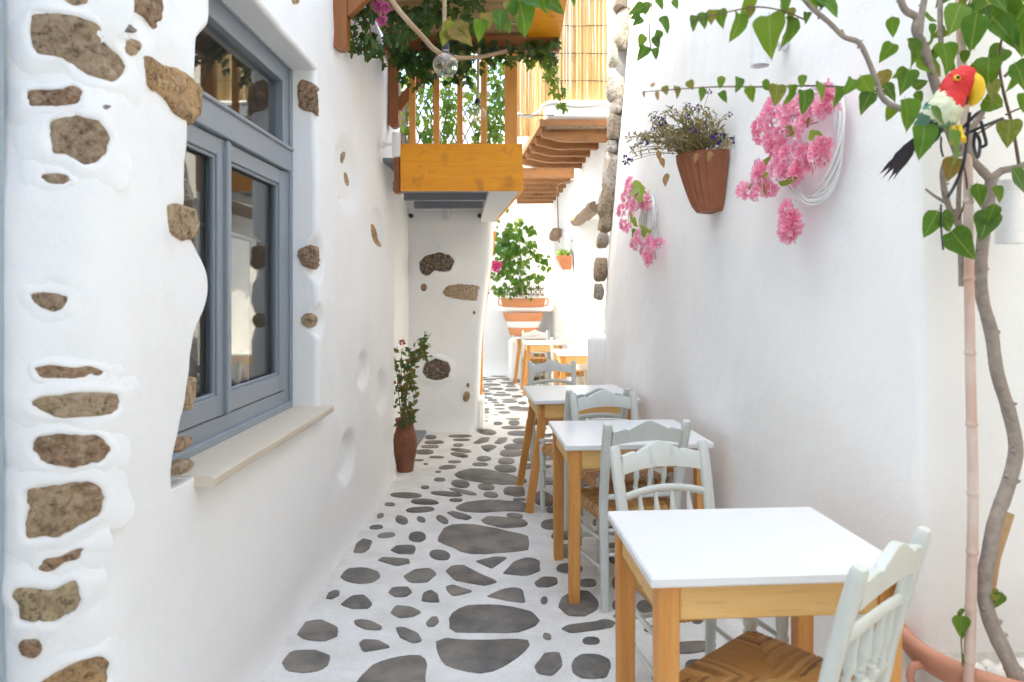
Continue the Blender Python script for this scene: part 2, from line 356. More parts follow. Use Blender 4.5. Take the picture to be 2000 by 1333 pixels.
def chamfer_box(a, b, d, t):
    global _bt
    sg = [(x, y, z) for x in (-1, 1) for y in (-1, 1) for z in (-1, 1)]
    vs = []
    for (x, y, z) in sg: vs += [(x * a, y * (b - t), z * (d - t)), (x * (a - t), y * b, z * (d - t)), (x * (a - t), y * (b - t), z * d)]
    if _bt is None:
        u = []
        for (x, y, z) in sg: u += [Vector((x, y * .8, z * .8)), Vector((x * .8, y, z * .8)), Vector((x * .8, y * .8, z))]
        dirs = [Vector(k) for k in [(i, j, l) for i in (-1, 0, 1) for j in (-1, 0, 1) for l in (-1, 0, 1)] if any(k)]
        _bt = []
        for dd in dirs:
            dn = dd.normalized(); mx = max(p.dot(dn) for p in u); ids = [i for i, p in enumerate(u) if p.dot(dn) > mx - 1e-4]
            cen = sum((u[i] for i in ids), Vector()) / len(ids)
            ax = (u[ids[0]] - cen).normalized(); ay = dn.cross(ax)
            ids.sort(key=lambda i: math.atan2((u[i] - cen).dot(ay), (u[i] - cen).dot(ax))); _bt.append(tuple(ids))
    return vs, _bt
def rect_prof(w_, h_, t=.004):
    a, b = w_ / 2, h_ / 2; return [(a, -b + t), (a, b - t), (a - t, b), (-a + t, b), (-a, b - t), (-a, -b + t), (-a + t, -b), (a - t, -b)]
def thing(name, label, cat, loc=(0, 0, 0), group=None, rotz=0):
    o = bpy.data.objects.new(name, None); C.objects.link(o); o.location = loc; o.rotation_euler = (0, 0, rotz); o.empty_display_size = .1
    ORG[o.name] = Vector(loc); tag(o, label, cat, group); return o
def tag(o, label, cat, group=None):
    o['label'] = label; o['category'] = cat
    if group: o['group'] = group
    return o
def structure(o): o['kind'] = 'structure'; return o
def stuff(o): o['kind'] = 'stuff'; return o
def copy_tree(o, parent=None):
    c = o.copy(); C.objects.link(c)
    if parent: c.parent = parent
    for ch in list(o.children): copy_tree(ch, c)
    return c
def curve(pts, n=8):
    pts = [Vector(p) for p in pts]; out = []
    for i in range(len(pts) - 1):
        p0 = pts[max(i - 1, 0)]; p1 = pts[i]; p2 = pts[i + 1]; p3 = pts[min(i + 2, len(pts) - 1)]
        for k in range(n):
            t = k / n
            out.append(.5 * ((2 * p1) + (p2 - p0) * t + (2 * p0 - 5 * p1 + 4 * p2 - p3) * t * t + (3 * p1 - p0 - 3 * p2 + p3) * t ** 3))
    out.append(pts[-1]); return out
def rs(tab, n): return [interp(i / (n - 1), tab) for i in range(n)]
# ================================================================== STRUCTURE
def plan_resample(pts, step):
    out = [Vector((*pts[0], 0))]
    for a, b in zip(pts, pts[1:]):
        a = Vector((*a, 0)); b = Vector((*b, 0)); k = max(1, int((b - a).length / step))
        out += [a.lerp(b, (i + 1) / k) for i in range(k)]
    return out
def round_plan(pts, it=2):
    for _ in range(it):
        q = [pts[0]]
        for a, b in zip(pts, pts[1:]):
            q += [(lerp(a[0], b[0], .25), lerp(a[1], b[1], .25)), (lerp(a[0], b[0], .75), lerp(a[1], b[1], .75))]
        q.append(pts[-1]); pts = q
    return pts
def ray_plan(x, pts):
    """first plan segment met by the ray through photo column x -> (X, Y, nx, ny)"""
    tx = (x - CX) / F; best = None
    for a, b in zip(pts, pts[1:]):
        # a + s(b-a) : X = tx*Y
        fa = a[0] - tx * a[1]; fb = b[0] - tx * b[1]
        if fa * fb <= 0 and fa != fb:
            s = fa / (fa - fb); X = lerp(a[0], b[0], s); Y = lerp(a[1], b[1], s)
            if Y > .3 and (best is None or Y < best[1]):
                d = Vector((b[0] - a[0], b[1] - a[1])).normalized(); best = (X, Y, -d.y, d.x)
                if best[0] * best[2] + best[1] * best[3] > 0: best = (X, Y, d.y, -d.x)
    return best
def rock(parent, poly, locate, color, proud=.012, seed=0, mat='rock', label=None, rough=.5, lip=.8):
    """stone set in a wall; poly in photo px, locate(x, y) -> point, normal"""
    rr = random.Random(seed * 31 + 5); cx = sum(p[0] for p in poly) / len(poly); cy_ = sum(p[1] for p in poly) / len(poly)
    P0, nrm = locate(cx, cy_); ring = []
    per = []
    n = len(poly)
    for i in range(n):
        a, b = poly[i], poly[(i + 1) % n]; L = math.hypot(b[0] - a[0], b[1] - a[1]); per.append(L)
    tot = sum(per); K = 44; pos = [tot * k / K for k in range(K)]; acc = 0; i = 0; pts = []
    for p in pos:
        while i < n - 1 and p > acc + per[i]: acc += per[i]; i += 1
        t = (p - acc) / per[i] if per[i] else 0; a, b = poly[i], poly[(i + 1) % n]
        pts.append((lerp(a[0], b[0], t), lerp(a[1], b[1], t)))
    sm = []
    for k in range(K):
        a, b, c = pts[k - 1], pts[k], pts[(k + 1) % K]; j = 1 + rr.uniform(-.02, .02) + .07 * noise.noise(Vector((k * .33, seed * 3.1, 0))) + .05 * noise.noise(Vector((k * .9, seed * 3.1, 5)))
        x = a[0] * .2 + b[0] * .6 + c[0] * .2; y = a[1] * .2 + b[1] * .6 + c[1] * .2
        sm.append((cx + (x - cx) * j * 1.03, cy_ + (y - cy_) * j * 1.03))
    mb = MB(); vs = []; base = []
    prof = [(1.04, -2.5), (1.01, -.2), (.96, .45), (.88, .75), (.76, .92), (.62, 1.0), (.46, 1.03), (.28, 1.05), (.12, 1.05)]
    for (k, h) in prof:
        for (x, y) in sm:
            L = locate(cx + (x - cx) * k, cy_ + (y - cy_) * k) or (P0, nrm); q, nn = L
            u = nz(q.x + seed, q.y, q.z, .035); u2 = nz(q.x, q.y + seed, q.z, .014)
            vs.append(q + nn * (proud * h + (proud * .6 * u + proud * .45 * u2 if h > 0 else 0)))
            if k == 1.01: base.append(L)
    vs.append(P0 + nrm * proud * (1.05 + .5 * nz(P0.x, P0.y, P0.z, .03)))
    size = max((b_[0] - P0).length for b_ in base)
    if size > .035 and lip:                              # limewash lapping over the edge of the stone
        lv = []; wd = lip * (.7 + .6 * rr.random())
        for (off, h) in ((-.007, .1), (-.001, .62), (.008, .85), (.022, .62), (.040, .28), (.062, .06), (.085, -.15)):
            for i, (q, nn) in enumerate(base):
                tg = (base[(i + 1) % K][0] - base[i - 1][0]); o_ = tg.cross(nn)
                if o_.dot(q - P0) < 0: o_ = -o_
                o_ = (o_.normalized() * .6 + (q - P0).normalized() * .4) if o_.length > 1e-6 else (q - P0).normalized()
                o_ = (o_ - nn * o_.dot(nn)).normalized()
                mod = 1 + .7 * nz(q.x, q.y + seed, q.z, .06); f = wd * mod if off > 0 else 1
                lv.append(q + o_ * off * f + nn * (proud * h * (1 if off < .01 else mod) - (.004 if h < 0 else 0)))
        lm = MB(); n7 = 7; lm.add(lv, [(j * K + i, j * K + (i + 1) % K, (j + 1) * K + (i + 1) % K, (j + 1) * K + i) for j in range(n7 - 1) for i in range(K)])
        lm.build('plaster_lip', M['plaster'], parent, angle=80)
    fs = []
    for j in range(len(prof) - 1):
        for i in range(K): fs.append((j * K + i, j * K + (i + 1) % K, (j + 1) * K + (i + 1) % K, (j + 1) * K + i))
    o = (len(prof) - 1) * K
    for i in range(K): fs.append((o + i, o + (i + 1) % K, len(vs) - 1))
    mb.add(vs, fs); ob = mb.build('stone', M[mat], parent, color=color, angle=60)
    if label: ob['label'] = label
    return ob
def ell(cx, cy_, w_, h_, rot=0, n=12, sq=2.3):
    out = []
    for i in range(n):
        a = 2 * math.pi * i / n; c, s = math.cos(a), math.sin(a)
        x = w_ / 2 * math.copysign(abs(c) ** (2 / sq), c); y = h_ / 2 * math.copysign(abs(s) ** (2 / sq), s)
        r = R(rot); out.append((cx + x * math.cos(r) - y * math.sin(r), cy_ + x * math.sin(r) + y * math.cos(r)))
    return out
TAN, OLIVE, BROWN, ORANGE, DARK, GREY, PALE = (.42, .30, .18), (.32, .235, .15), (.30, .185, .11), (.43, .265, .12), (.105, .085, .07), (.22, .195, .17), (.55, .42, .28)

# ------------------------------------------------------------------ ground
def floor_z(x, y): return .006 * nz(x, y, 0, .55) + .003 * nz(x, y, 3, .17)
def build_floor():
    xs = [-9, -6, -4, -3, -2.2, -1.6] + [-1.3 + .045 * i for i in range(60)] + [1.6, 2.4, 3.5, 6]
    ys = [-9, -6, -3, -1, 0, .8] + [1.4 + .05 * i for i in range(170)] + [10.2 + .25 * i for i in range(16)] + [15, 18, 24]
    mb = MB(); mb.grid([[Vector((x, y, floor_z(x, y))) for x in xs] for y in ys])
    return structure(mb.build('alley_floor', M['paintfloor'], angle=80))
floor = build_floor()
def c1(*pts): return [(480 + a / 2.175, 720 + b / 2.175) for a, b in pts]
def c2(*pts): return [(960 + a / 2.5625, 720 + b / 2.5625) for a, b in pts]
def e1(x0, x1, y0, y1, rot=0): return ell(480 + (x0 + x1) / 2 / 2.175, 720 + (y0 + y1) / 2 / 2.175, (x1 - x0) / 2.175, (y1 - y0) / 2.175, rot)
def e2(x0, x1, y0, y1, rot=0): return ell(960 + (x0 + x1) / 2 / 2.5625, 720 + (y0 + y1) / 2 / 2.5625, (x1 - x0) / 2.5625, (y1 - y0) / 2.5625, rot)
def e3(x0, x1, y0, y1, rot=0): return ell(1180 + (x0 + x1) / 2 / 2.439, 900 + (y0 + y1) / 2 / 2.439, (x1 - x0) / 2.439, (y1 - y0) / 2.439, rot)
PAV = [
 c1((478,1333),(545,1260),(640,1228),(735,1222),(765,1250),(757,1333),(700,1390),(500,1385)),
 c1((157,1255),(195,1205),(300,1203),(357,1225),(350,1262),(310,1290),(245,1298),(185,1290)),
 c1((222,1130),(255,1080),(320,1072),(385,1105),(388,1140),(330,1162),(255,1155)),
 c1((405,885),(430,850),(500,847),(562,865),(568,885),(540,910),(480,917),(430,905)),
 c1((342,980),(352,958),(380,946),(400,952),(395,968),(365,985)),
 c1((405,1008),(455,972),(500,968),(537,1005),(520,1024),(450,1027)),
 c1((462,1078),(480,1070),(530,1076),(580,1100),(575,1113),(510,1110),(470,1094)),
 c1((480,1170),(500,1155),(560,1158),(615,1185),(560,1195),(500,1205)),
 c1((640,1105),(670,1102),(730,1128),(748,1160),(710,1168),(655,1145)),
 c1((766,1085),(790,1060),(815,1060),(820,1080),(800,1098),(775,1098)),
 c1((618,1040),(640,1013),(700,1018),(745,1040),(715,1058),(650,1062)),
 c1((607,955),(625,935),(690,932),(705,955),(680,973),(635,975)),
 c1((748,990),(755,960),(785,946),(815,965),(823,995),(785,997)),
 c1((851,930),(880,922),(965,948),(920,960),(880,968),(860,950)),
 c1((1027,968),(1090,938),(1135,932),(1175,938),(1183,993),(1110,985)),
 c1((867,1105),(875,1045),(935,1012),(1050,1007),(1200,1028),(1235,1060),(1220,1100),(1130,1125),(900,1122)),
 c1((815,1165),(850,1152),(960,1160),(1090,1158),(1195,1156),(1203,1170),(1140,1240),(1060,1285),(980,1293),(860,1262),(822,1220)),
 c1((1228,1270),(1270,1220),(1330,1215),(1345,1270),(1300,1310),(1240,1298)),
 e1(1262,1298,1130,1155,20), e1(1255,1280,970,1000,50),
 c1((1227,912),(1262,890),(1320,892),(1325,915),(1285,930),(1240,928)),
 c1((1095,872),(1140,825),(1200,807),(1245,820),(1250,860),(1200,880)),
 c1((980,822),(1060,804),(1110,808),(1045,850)),
 c1((849,862),(870,842),(925,837),(980,868),(1066,905),(1010,920),(890,900)),
 c1((672,885),(720,858),(780,851),(810,875),(770,910),(700,912)),
 e1(782,868,775,815,8),
 c1((817,735),(835,685),(880,667),(965,665),(1080,690),(1190,710),(1195,770),(1090,782),(950,792),(890,765)),
 c1((563,815),(580,804),(690,812),(695,830),(640,840)),
 c1((617,772),(640,754),(710,752),(722,765),(710,790),(650,788)),
 e1(694,765,697,737), c1((458,780),(470,745),(500,726),(537,735),(525,765),(500,782)),
 e1(560,636,700,720,-5), e1(525,583,669,685,-4), e1(557,587,617,637,-25), e1(635,690,630,663,20), e1(726,764,634,655,22), e1(807,862,631,657,28),
 c1((856,615),(880,609),(930,620),(960,632),(940,645),(890,635)),
 c1((1000,645),(1030,628),(1170,640),(1198,655),(1185,670),(1090,678),(1015,662)),
 e1(1107,1178,618,635,6), c1((893,590),(930,568),(1050,560),(1180,568),(1212,592),(1200,612),(1100,605),(1000,612),(915,603)),
 e1(680,802,591,613,-3), e1(702,818,557,580,4), e1(590,634,572,586), e1(616,748,529,551,2), e1(786,920,526,544,5), e1(865,920,555,567), e1(863,985,518,533,12),
 e1(745,778,500,512), e1(873,950,474,508,6), e1(987,1057,491,518,4), e1(1010,1073,527,550,5), c1((1095,515),(1110,505),(1180,508),(1187,540),(1150,545),(1100,535)),
 e1(1135,1190,553,563), c1((885,450),(940,427),(1020,430),(1110,450),(1190,478),(1180,493),(1080,494),(980,482),(905,465)),
 e1(800,848,466,480), e1(805,830,437,443), e1(820,893,415,430,-4), e1(963,1028,400,415), e1(1058,1150,412,443,5), e1(1072,1140,380,408), e1(982,1042,373,393),
 e1(860,915,393,404), e1(780,842,375,383), e1(718,797,347,367), e1(870,945,360,377,8), e1(870,958,342,356,6), e1(745,820,327,340), e1(763,810,284,300), e1(760,842,307,322),
 e1(862,957,282,294), e1(882,925,320,332), e1(880,955,300,308), e1(718,756,388,394), e1(755,775,405,411), e1(990,1063,258,283,5), c1((967,318),(1000,295),(1035,293),(1030,310),(990,320)),
 c1((1000,330),(1040,325),(1068,332),(1030,353),(1010,345)), c1((1055,318),(1075,297),(1112,295),(1105,312),(1080,322)),
 e1(1080,1185,345,375), e1(1097,1195,320,345,-3), e1(1135,1210,298,318), e1(1112,1218,266,287), e1(1085,1190,245,258), e1(1117,1163,220,243), e1(1053,1090,227,240),
 e1(1000,1035,180,192), e1(1000,1035,198,213), e1(1005,1030,218,226), e1(1120,1210,165,182), e1(1170,1225,360,395), e1(1170,1215,405,430),
 e2(248,345,755,805,-6), e2(300,440,818,858), e2(318,445,882,950), e2(215,327,610,690), e2(275,335,690,725), e2(588,672,918,985), e2(602,672,1043,1105), e2(605,672,1155,1210),
 e2(325,455,980,1028), e2(435,525,1057,1092), c2((343,1190),(355,1140),(420,1110),(490,1115),(533,1165),(525,1205),(470,1238),(380,1232)),
 c2((350,1305),(380,1290),(590,1262),(615,1280),(560,1305),(400,1328)), e2(507,545,755,788), e2(590,665,800,828),
 e3(-40,46,760,800), e3(415,472,735,780), e3(90,150,850,910), e3(385,490,950,1020), e3(225,255,1000,1050), e3(375,450,680,696), e3(-60,18,1000,1045), e3(45,110,735,752), e3(70,110,950,978),
 ell(1155, 1305, 75, 48), ell(1155, 1254, 34, 14), ell(735, 1400, 150, 50), ell(960, 1395, 190, 60), ell(560, 1370, 90, 40), ell(1060, 1390, 80, 40), ell(650, 1450, 130, 60), ell(880, 1470, 180, 70), ell(1250, 1420, 110, 50), ell(1420, 1400, 120, 50), ell(1010, 860 , 10, 4),
]
for x, y, ww, hh in [(925,750,30,4),(960,752,34,4),(990,748,26,3),(968,760,30,4),(1000,762,28,5),(950,770,24,4),(980,772,36,5),(1010,775,22,5),(962,782,20,4),(995,785,30,6),(1020,788,18,6),
                     (955,742,30,3),(985,740,34,3),(1010,745,20,4),(975,792,22,5),(1005,797,26,5),(950,800,13,4),(1033,800,20,6),(985,806,24,5),(968,812,14,4),(1040,815,18,7),(1002,818,30,5),(1030,760,24,4),(1040,775,24,5),
                     (1060,770,26,5),(940,760,12,3),(1055,748,28,4),(1015,735,26,3),(975,735,30,3)]:
    PAV.append(ell(x, y, ww, hh))
def paver(parent, pts, kind_name='paving_stone', seed=0, mb=None):
    rr = random.Random(seed); n = len(pts); K = 22
    cx = sum(p.x for p in pts) / n; cy_ = sum(p.y for p in pts) / n
    # resample and roughen the outline
    per = [(pts[(i + 1) % n] - pts[i]).length for i in range(n)]; tot = sum(per); out = []; acc = 0; i = 0
    for k in range(K):
        p = tot * k / K
        while i < n - 1 and p > acc + per[i]: acc += per[i]; i += 1
        out.append(pts[i].lerp(pts[(i + 1) % n], (p - acc) / per[i] if per[i] else 0))
    out = [out[k - 1] * .08 + out[k] * .84 + out[(k + 1) % K] * .08 for k in range(K)]
    dx, dy = rr.uniform(-.02, .02), rr.uniform(-.02, .02); top = max(floor_z(q.x, q.y) for q in out) + .004
    own = mb is None; mb = mb or MB(); vs = []
    for s, dz in ((1.07, -.03), (1.05, 0.0), (1.01, .0035)):
        for q in out:
            jit = 1 + .05 * nz(q.x * 3 + seed, q.y * 3, 0, .4) + .05 * nz(q.x + seed, q.y, 7, .045)
            X = cx + (q.x - cx) * s * jit; Y = cy_ + (q.y - cy_) * s * jit
            z = floor_z(X, Y) + .0025 + dz + (X - cx) * dx + (Y - cy_) * dy * .5 if dz < .001 else floor_z(cx, cy_) * .3 + floor_z(X, Y) * .7 + .0065
            vs.append(Vector((X, Y, z)))
    fs = [(j * K + i, j * K + (i + 1) % K, (j + 1) * K + (i + 1) % K, (j + 1) * K + i) for j in range(2) for i in range(K)] + [tuple(2 * K + i for i in range(K))]
    mb.add(vs, fs)
    if own: return mb.build(kind_name, M['slate'], parent, angle=50)
boxes = []
for k, poly in enumerate(PAV):
    pts = [gp(x, y) for x, y in poly]; paver(floor, pts, seed=k)
    boxes.append((min(p.x for p in pts), max(p.x for p in pts), min(p.y for p in pts), max(p.y for p in pts)))
rf = random.Random(21); extra = 0; small = MB()
for _ in range(9000):                                # the rest of the paving: under the tables and on to the far court
    if rf.random() < .5: x, y = rf.uniform(.0, .86), rf.uniform(2.1, 9)
    else: x, y = rf.uniform(-.9, .9), rf.uniform(7.9, 13)
    if y > 8.0 and x < -.5 + (y - 8) * -.03: continue
    if y < 5 and x < .5: continue
    if y < 9 and x < .2: continue
    ww, hh = rf.uniform(.10, .26), rf.uniform(.08, .2)
    b = (x - ww / 2, x + ww / 2, y - hh / 2, y + hh / 2)
    if x + ww / 2 > interp(y, [(2.3, 1.1), (3, .95), (5, .72), (7, .56), (7.2, .95), (13, .66)]): continue
    g = .035
    if any(b[0] - g < q[1] and b[1] + g > q[0] and b[2] - g < q[3] and b[3] + g > q[2] for q in boxes): continue
    boxes.append(b); a = rf.uniform(-.3, .3)
    pts = [Vector((x + ww / 2 * math.cos(t) * math.cos(a) - hh / 2 * math.sin(t) * math.sin(a), y + ww / 2 * math.cos(t) * math.sin(a) + hh / 2 * math.sin(t) * math.cos(a), 0)) for t in [2 * math.pi * i / 12 for i in range(12)]]
    if extra < 150: paver(floor, pts, seed=1000 + extra)
    else: paver(floor, pts, seed=1000 + extra, mb=small)
    extra += 1
if small.v: stuff(small.build('far_paving', M['slate'], floor, angle=50))

# ------------------------------------------------------------------ the house with the window (near, on the one side)
LX = -1.0; WZ0, WZ1, WY1 = .885, 2.585, 3.70
EDGE = [(.885, 2.165), (.96, 2.15), (1.13, 2.25), (1.25, 2.27), (1.345, 2.30), (1.385, 2.37), (1.42, 2.40), (1.50, 2.415), (1.54, 2.40), (1.58, 2.34), (1.63, 2.27), (1.72, 2.24), (1.80, 2.25), (1.9, 2.265), (2.0, 2.27), (2.06, 2.30), (2.2, 2.32), (2.27, 2.33), (2.30, 2.41), (2.6, 2.43)]
def near_edge(z): return sum(interp(z + dz, EDGE) for dz in (-.03, -.015, 0, .015, .03)) / 5
LP0 = [(-7, 1.80), (-1.42, 1.80)] + round_plan([(-1.30, 1.80), (-1.10, 1.81), (-1.015, 1.86), (-1.0, 2.02)], 3)
LP1 = round_plan([(-1.0, 5.78), (-1.0, 5.95), (-1.06, 5.99), (-1.17, 5.99)], 3) + [(-1.17, 7.9)]
LPLAN = LP0 + LP1
house = thing('whitewashed_house', 'white plastered house wall with rough stones and blue grey window beside the alley', 'house', (-1.2, 3, 0))
DENTS = [(710, 722, 13, 38), (677, 893, 17, 50), (740, 445, 16, 40), (746, 765, 12, 45), (682, 345, 24, 75), (605, 505, 40, 50), (602, 627, 36, 36)]
def loc_raw(x, y):
    r = ray_plan(x, LPLAN)
    if r is None: return None
    X, Y, nx, ny = r; z = H - (y - HY) * Y / F
    if abs(X - LX) < .01 and near_edge(max(WZ0, min(2.5, z))) + .12 < Y < WY1 and H - (y - HY) * WY1 / F < WZ1 + .02:      # seen on the reveal
        Y = WY1; return Vector(((x - CX) * Y / F, Y, H - (y - HY) * Y / F)), Vector((0, -1, 0))
    return Vector((X, Y, H - (y - HY) * Y / F)), Vector((nx, ny, 0))
DW = []
for (x, y, a, b) in DENTS:
    p, _ = loc_raw(x, y); pa, _ = loc_raw(x - a, y); pb, _ = loc_raw(x + a, y)
    DW.append((p.y, p.z, abs(pb.y - pa.y) / 2, b * p.y / F))
LSTONES = [
 ([(55,40),(70,22),(130,25),(190,45),(215,85),(245,125),(235,155),(205,160),(160,140),(120,112),(70,105),(58,70)], OLIVE, .016),
 ([(215,0),(260,-25),(312,-15),(316,30),(303,60),(288,33),(255,15)], BROWN, .014),
 ([(112,-8),(125,-25),(168,-22),(172,6),(140,10)], OLIVE, .012),
 ([(50,178),(75,172),(125,175),(140,165),(162,178),(160,205),(110,208),(55,206)], BROWN, .014),
 (ell(208, 213, 38, 15, 8), GREY, .008),
 ([(98,240),(130,220),(160,228),(190,232),(210,262),(208,295),(185,322),(165,325),(145,308),(105,300),(95,275)], OLIVE, .016),
 (ell(112, 350, 62, 22, 8), OLIVE, .008),
 ([(280,112),(300,115),(322,130),(345,132),(388,172),(394,205),(376,242),(340,222),(325,190),(290,172)], ORANGE, .020),
 (ell(242, 49, 58, 17, 27), GREY, .008), (ell(256, 92, 38, 34, 20), TAN, .008),
 ([(322,402),(345,397),(378,410),(383,432),(375,465),(360,471),(330,458),(323,430)], TAN, .018),
 ([(62,573),(90,570),(120,573),(137,580),(130,600),(112,611),(85,602),(68,588)], OLIVE, .010),
 ([(74,716),(100,712),(150,718),(170,714),(203,722),(198,736),(140,740),(76,738)], BROWN, .010),
 ([(70,782),(85,774),(150,766),(222,768),(229,790),(215,808),(160,815),(105,812),(75,796)], OLIVE, .014),
 ([(68,870),(80,850),(120,846),(160,848),(195,850),(208,875),(195,900),(140,912),(90,903)], BROWN, .016),
 ([(54,960),(80,948),(150,940),(178,937),(200,962),(198,1000),(165,1025),(110,1045),(62,1048),(55,1010)], TAN, .018),
 ([(78,1108),(90,1090),(120,1085),(150,1068),(168,1064),(158,1088),(130,1095),(105,1114),(85,1117)], BROWN, .012),
 ([(33,1150),(50,1143),(110,1150),(150,1128),(160,1160),(155,1185),(115,1210),(42,1208),(36,1180)], TAN, .022),
 (ell(62, 1263, 44, 40, 10), BROWN, .012),
 ([(75,1335),(110,1310),(150,1293),(190,1280),(214,1285),(212,1320),(190,1365),(100,1380)], ORANGE, .016),
 (ell(370, 371, 14, 44, -12), GREY, .012), (ell(374, 770, 14, 64, 5), TAN, .010), (ell(357, 868, 40, 18, -42), BROWN, .010), (ell(357, 912, 42, 24, -30), OLIVE, .012),
 ([(582,163),(592,156),(618,168),(628,188),(628,222),(600,218),(582,212)], BROWN, .012),
 ([(583,487),(605,480),(619,482),(619,505),(624,512),(614,527),(592,520),(581,503)], BROWN, .016),
 (ell(603, 626, 30, 27, 10), TAN, .010),
 ([(664,360),(672,366),(674,391),(665,391)], BROWN, .006), (ell(683, 308, 7, 24, 6), TAN, .006), (ell(689, 350, 8, 28, -10), TAN, .006),
 (ell(740, 460, 13, 46, -10), ORANGE, .008), (ell(703, 722, 5, 22, 5), DARK, .006), (ell(665, 892, 7, 26, 5), DARK, .006), (ell(742, 757, 5, 14, 5), DARK, .006),
 (ell(577, 1, 16, 14, 30), TAN, .010),
]
LSW = []
for poly, col, pr in LSTONES:
    cx = sum(p[0] for p in poly) / len(poly); cy_ = sum(p[1] for p in poly) / len(poly); q = loc_raw(cx, cy_)
    if q:
        ww = max(p[0] for p in poly) - min(p[0] for p in poly); hh = max(p[1] for p in poly) - min(p[1] for p in poly)
        LSW.append((q[0], max(ww, hh) * q[0].y / F * .5))
def ldisp(p):
    d = .011 * nz(p.x, p.y, p.z, .42) + .005 * nz(p.x, p.y, p.z, .16) + .002 * nz(p.x, p.y, p.z, .06)
    d += .02 * nz(1, p.y, p.z, 1.1)
    for (y, z, a, b) in DW:
        if abs(p.y - y) < a * 1.6 and abs(p.z - z) < b * 1.6:
            q = math.hypot((p.y - y) / a, (p.z - z) / b); d -= .045 * (1 - smooth(.6, 1.08, q))
    for (c, r) in LSW:
        q = (p - c).length / (r + .02)
        if q < 1.7: d += (-.006 + .008 * q) * (1 - smooth(.9, 1.7, q)) if q > .5 else -.003
    return d
def loc_left(x, y):
    q = loc_raw(x, y)
    if q is None: return None
    return (q[0] + q[1] * ldisp(q[0]), q[1]) if abs(q[0].y - WY1) > .001 else q
def dprow(z):
    cols = []
    P = plan_resample(LP0, .022)[:]
    # coarse far away from view
    for i, p in enumerate(P):
        if p.x < -1.6 and i % 40: continue
        cols.append(Vector((p.x, p.y, z)))
    nA, nB, nC = 18, 26, 70
    ye = near_edge(max(WZ0, min(2.6, z)))
    r = .05
    for i in range(1, nA + 1): cols.append(Vector((LX, lerp(2.02, ye - r, i / nA), z)))
    iA = len(cols) - 1
    for i in range(1, nB + 1): cols.append(Vector((LX, lerp(ye - r, WY1 + .03, i / nB), z)))
    iB = len(cols) - 1
    for i in range(1, nC + 1): cols.append(Vector((LX, lerp(WY1 + .03, 5.78, i / nC), z)))
    for p in plan_resample(LP1, .03)[1:]: cols.append(Vector((p.x, p.y, z)))
    return cols, iA, iB
zs = [WZ0 * i / 34 for i in range(35)] + [lerp(WZ0, WZ1, i / 76) for i in range(1, 77)] + [lerp(WZ1, 4.6, i / 50) for i in range(1, 51)] + [5.1, 5.6, 6.1, 6.6]
mb = MB(); rows = []
for z in zs:
    cols, iA, iB = dprow(z); out = []
    for i, p in enumerate(cols):
        a = cols[max(i - 1, 0)]; b = cols[min(i + 1, len(cols) - 1)]; t = (b - a); t.z = 0; t.normalize(); n = Vector((t.y, -t.x, 0))
        dd = ldisp(p) if p.x > -1.7 else 0
        if z < .14 and p.y > 2: dd += .018 * (1 - z / .14) ** 2           # soft foot where the limewash runs into the ground
        out.append(p + n * dd)
    rows.append(out)
k = len(rows[0]); j0, j1 = 34, 34 + 76
vs = [p for r in rows for p in r]; fs = []
for j in range(len(rows) - 1):
    for i in range(k - 1):
        if j0 <= j < j1 and iA <= i < iB: continue
        if rows[j][i].y > 6.74 and rows[j][i].x < -1.1 and rows[j][i].z > 2.95: continue          # only the low wing runs on
        fs.append((j * k + i, j * k + i + 1, (j + 1) * k + i + 1, (j + 1) * k + i))
mb.add(vs, fs)
def reveal(base, inward, r, depth):
    """rounded edge then straight reveal; base: points on the wall face, inward: unit vec towards the opening"""
    out = [list(base)]
    for a in (20, 40, 60, 80, 90):
        out.append([p + inward * (r * math.sin(R(a))) + Vector((-1, 0, 0)) * (r * (1 - math.cos(R(a)))) for p in base])
    out.append([p + inward * r + Vector((-depth, 0, 0)) for p in base]); return out
mb.grid(reveal([rows[j][iA] for j in range(j0, j1 + 1)], Vector((0, 1, 0)), .05, .20))
mb.grid(reveal([rows[j][iB] for j in range(j0, j1 + 1)], Vector((0, -1, 0)), .03, .20))
mb.grid(reveal([rows[j1][i] for i in range(iA, iB + 1)], Vector((0, 0, -1)), .02, .20))
mb.grid(reveal([rows[j0][i] for i in range(iA, iB + 1)], Vector((0, 0, 1)), .004, .20))
mb.build('wall', M['plaster'], house, angle=70)
mb = MB(); mb.box((-4.1, 4.25, 6.65), (5.8, 5.0, .1)); mb.build('roof', M['plaster'], house)
for i, (poly, col, pr) in enumerate(LSTONES):
    jit = 1 + rnd.uniform(-.12, .12); rock(house, poly, loc_left, tuple(min(.85, c * jit * 2.0) for c in col), pr * .75, i + 1, lip=.7 if loc_raw(sum(p[0] for p in poly) / len(poly), sum(p[1] for p in poly) / len(poly))[0].y < 2.1 and i not in (1, 8, 9) else 0)
mb = MB(); mb.box((-1.325, 1.772, 1.9), (.16, .05, 3.8)); mb.box((-1.56, 1.79, 1.9), (.35, .03, 3.8)); mb.build('door_frame', M['paleblue'], house)
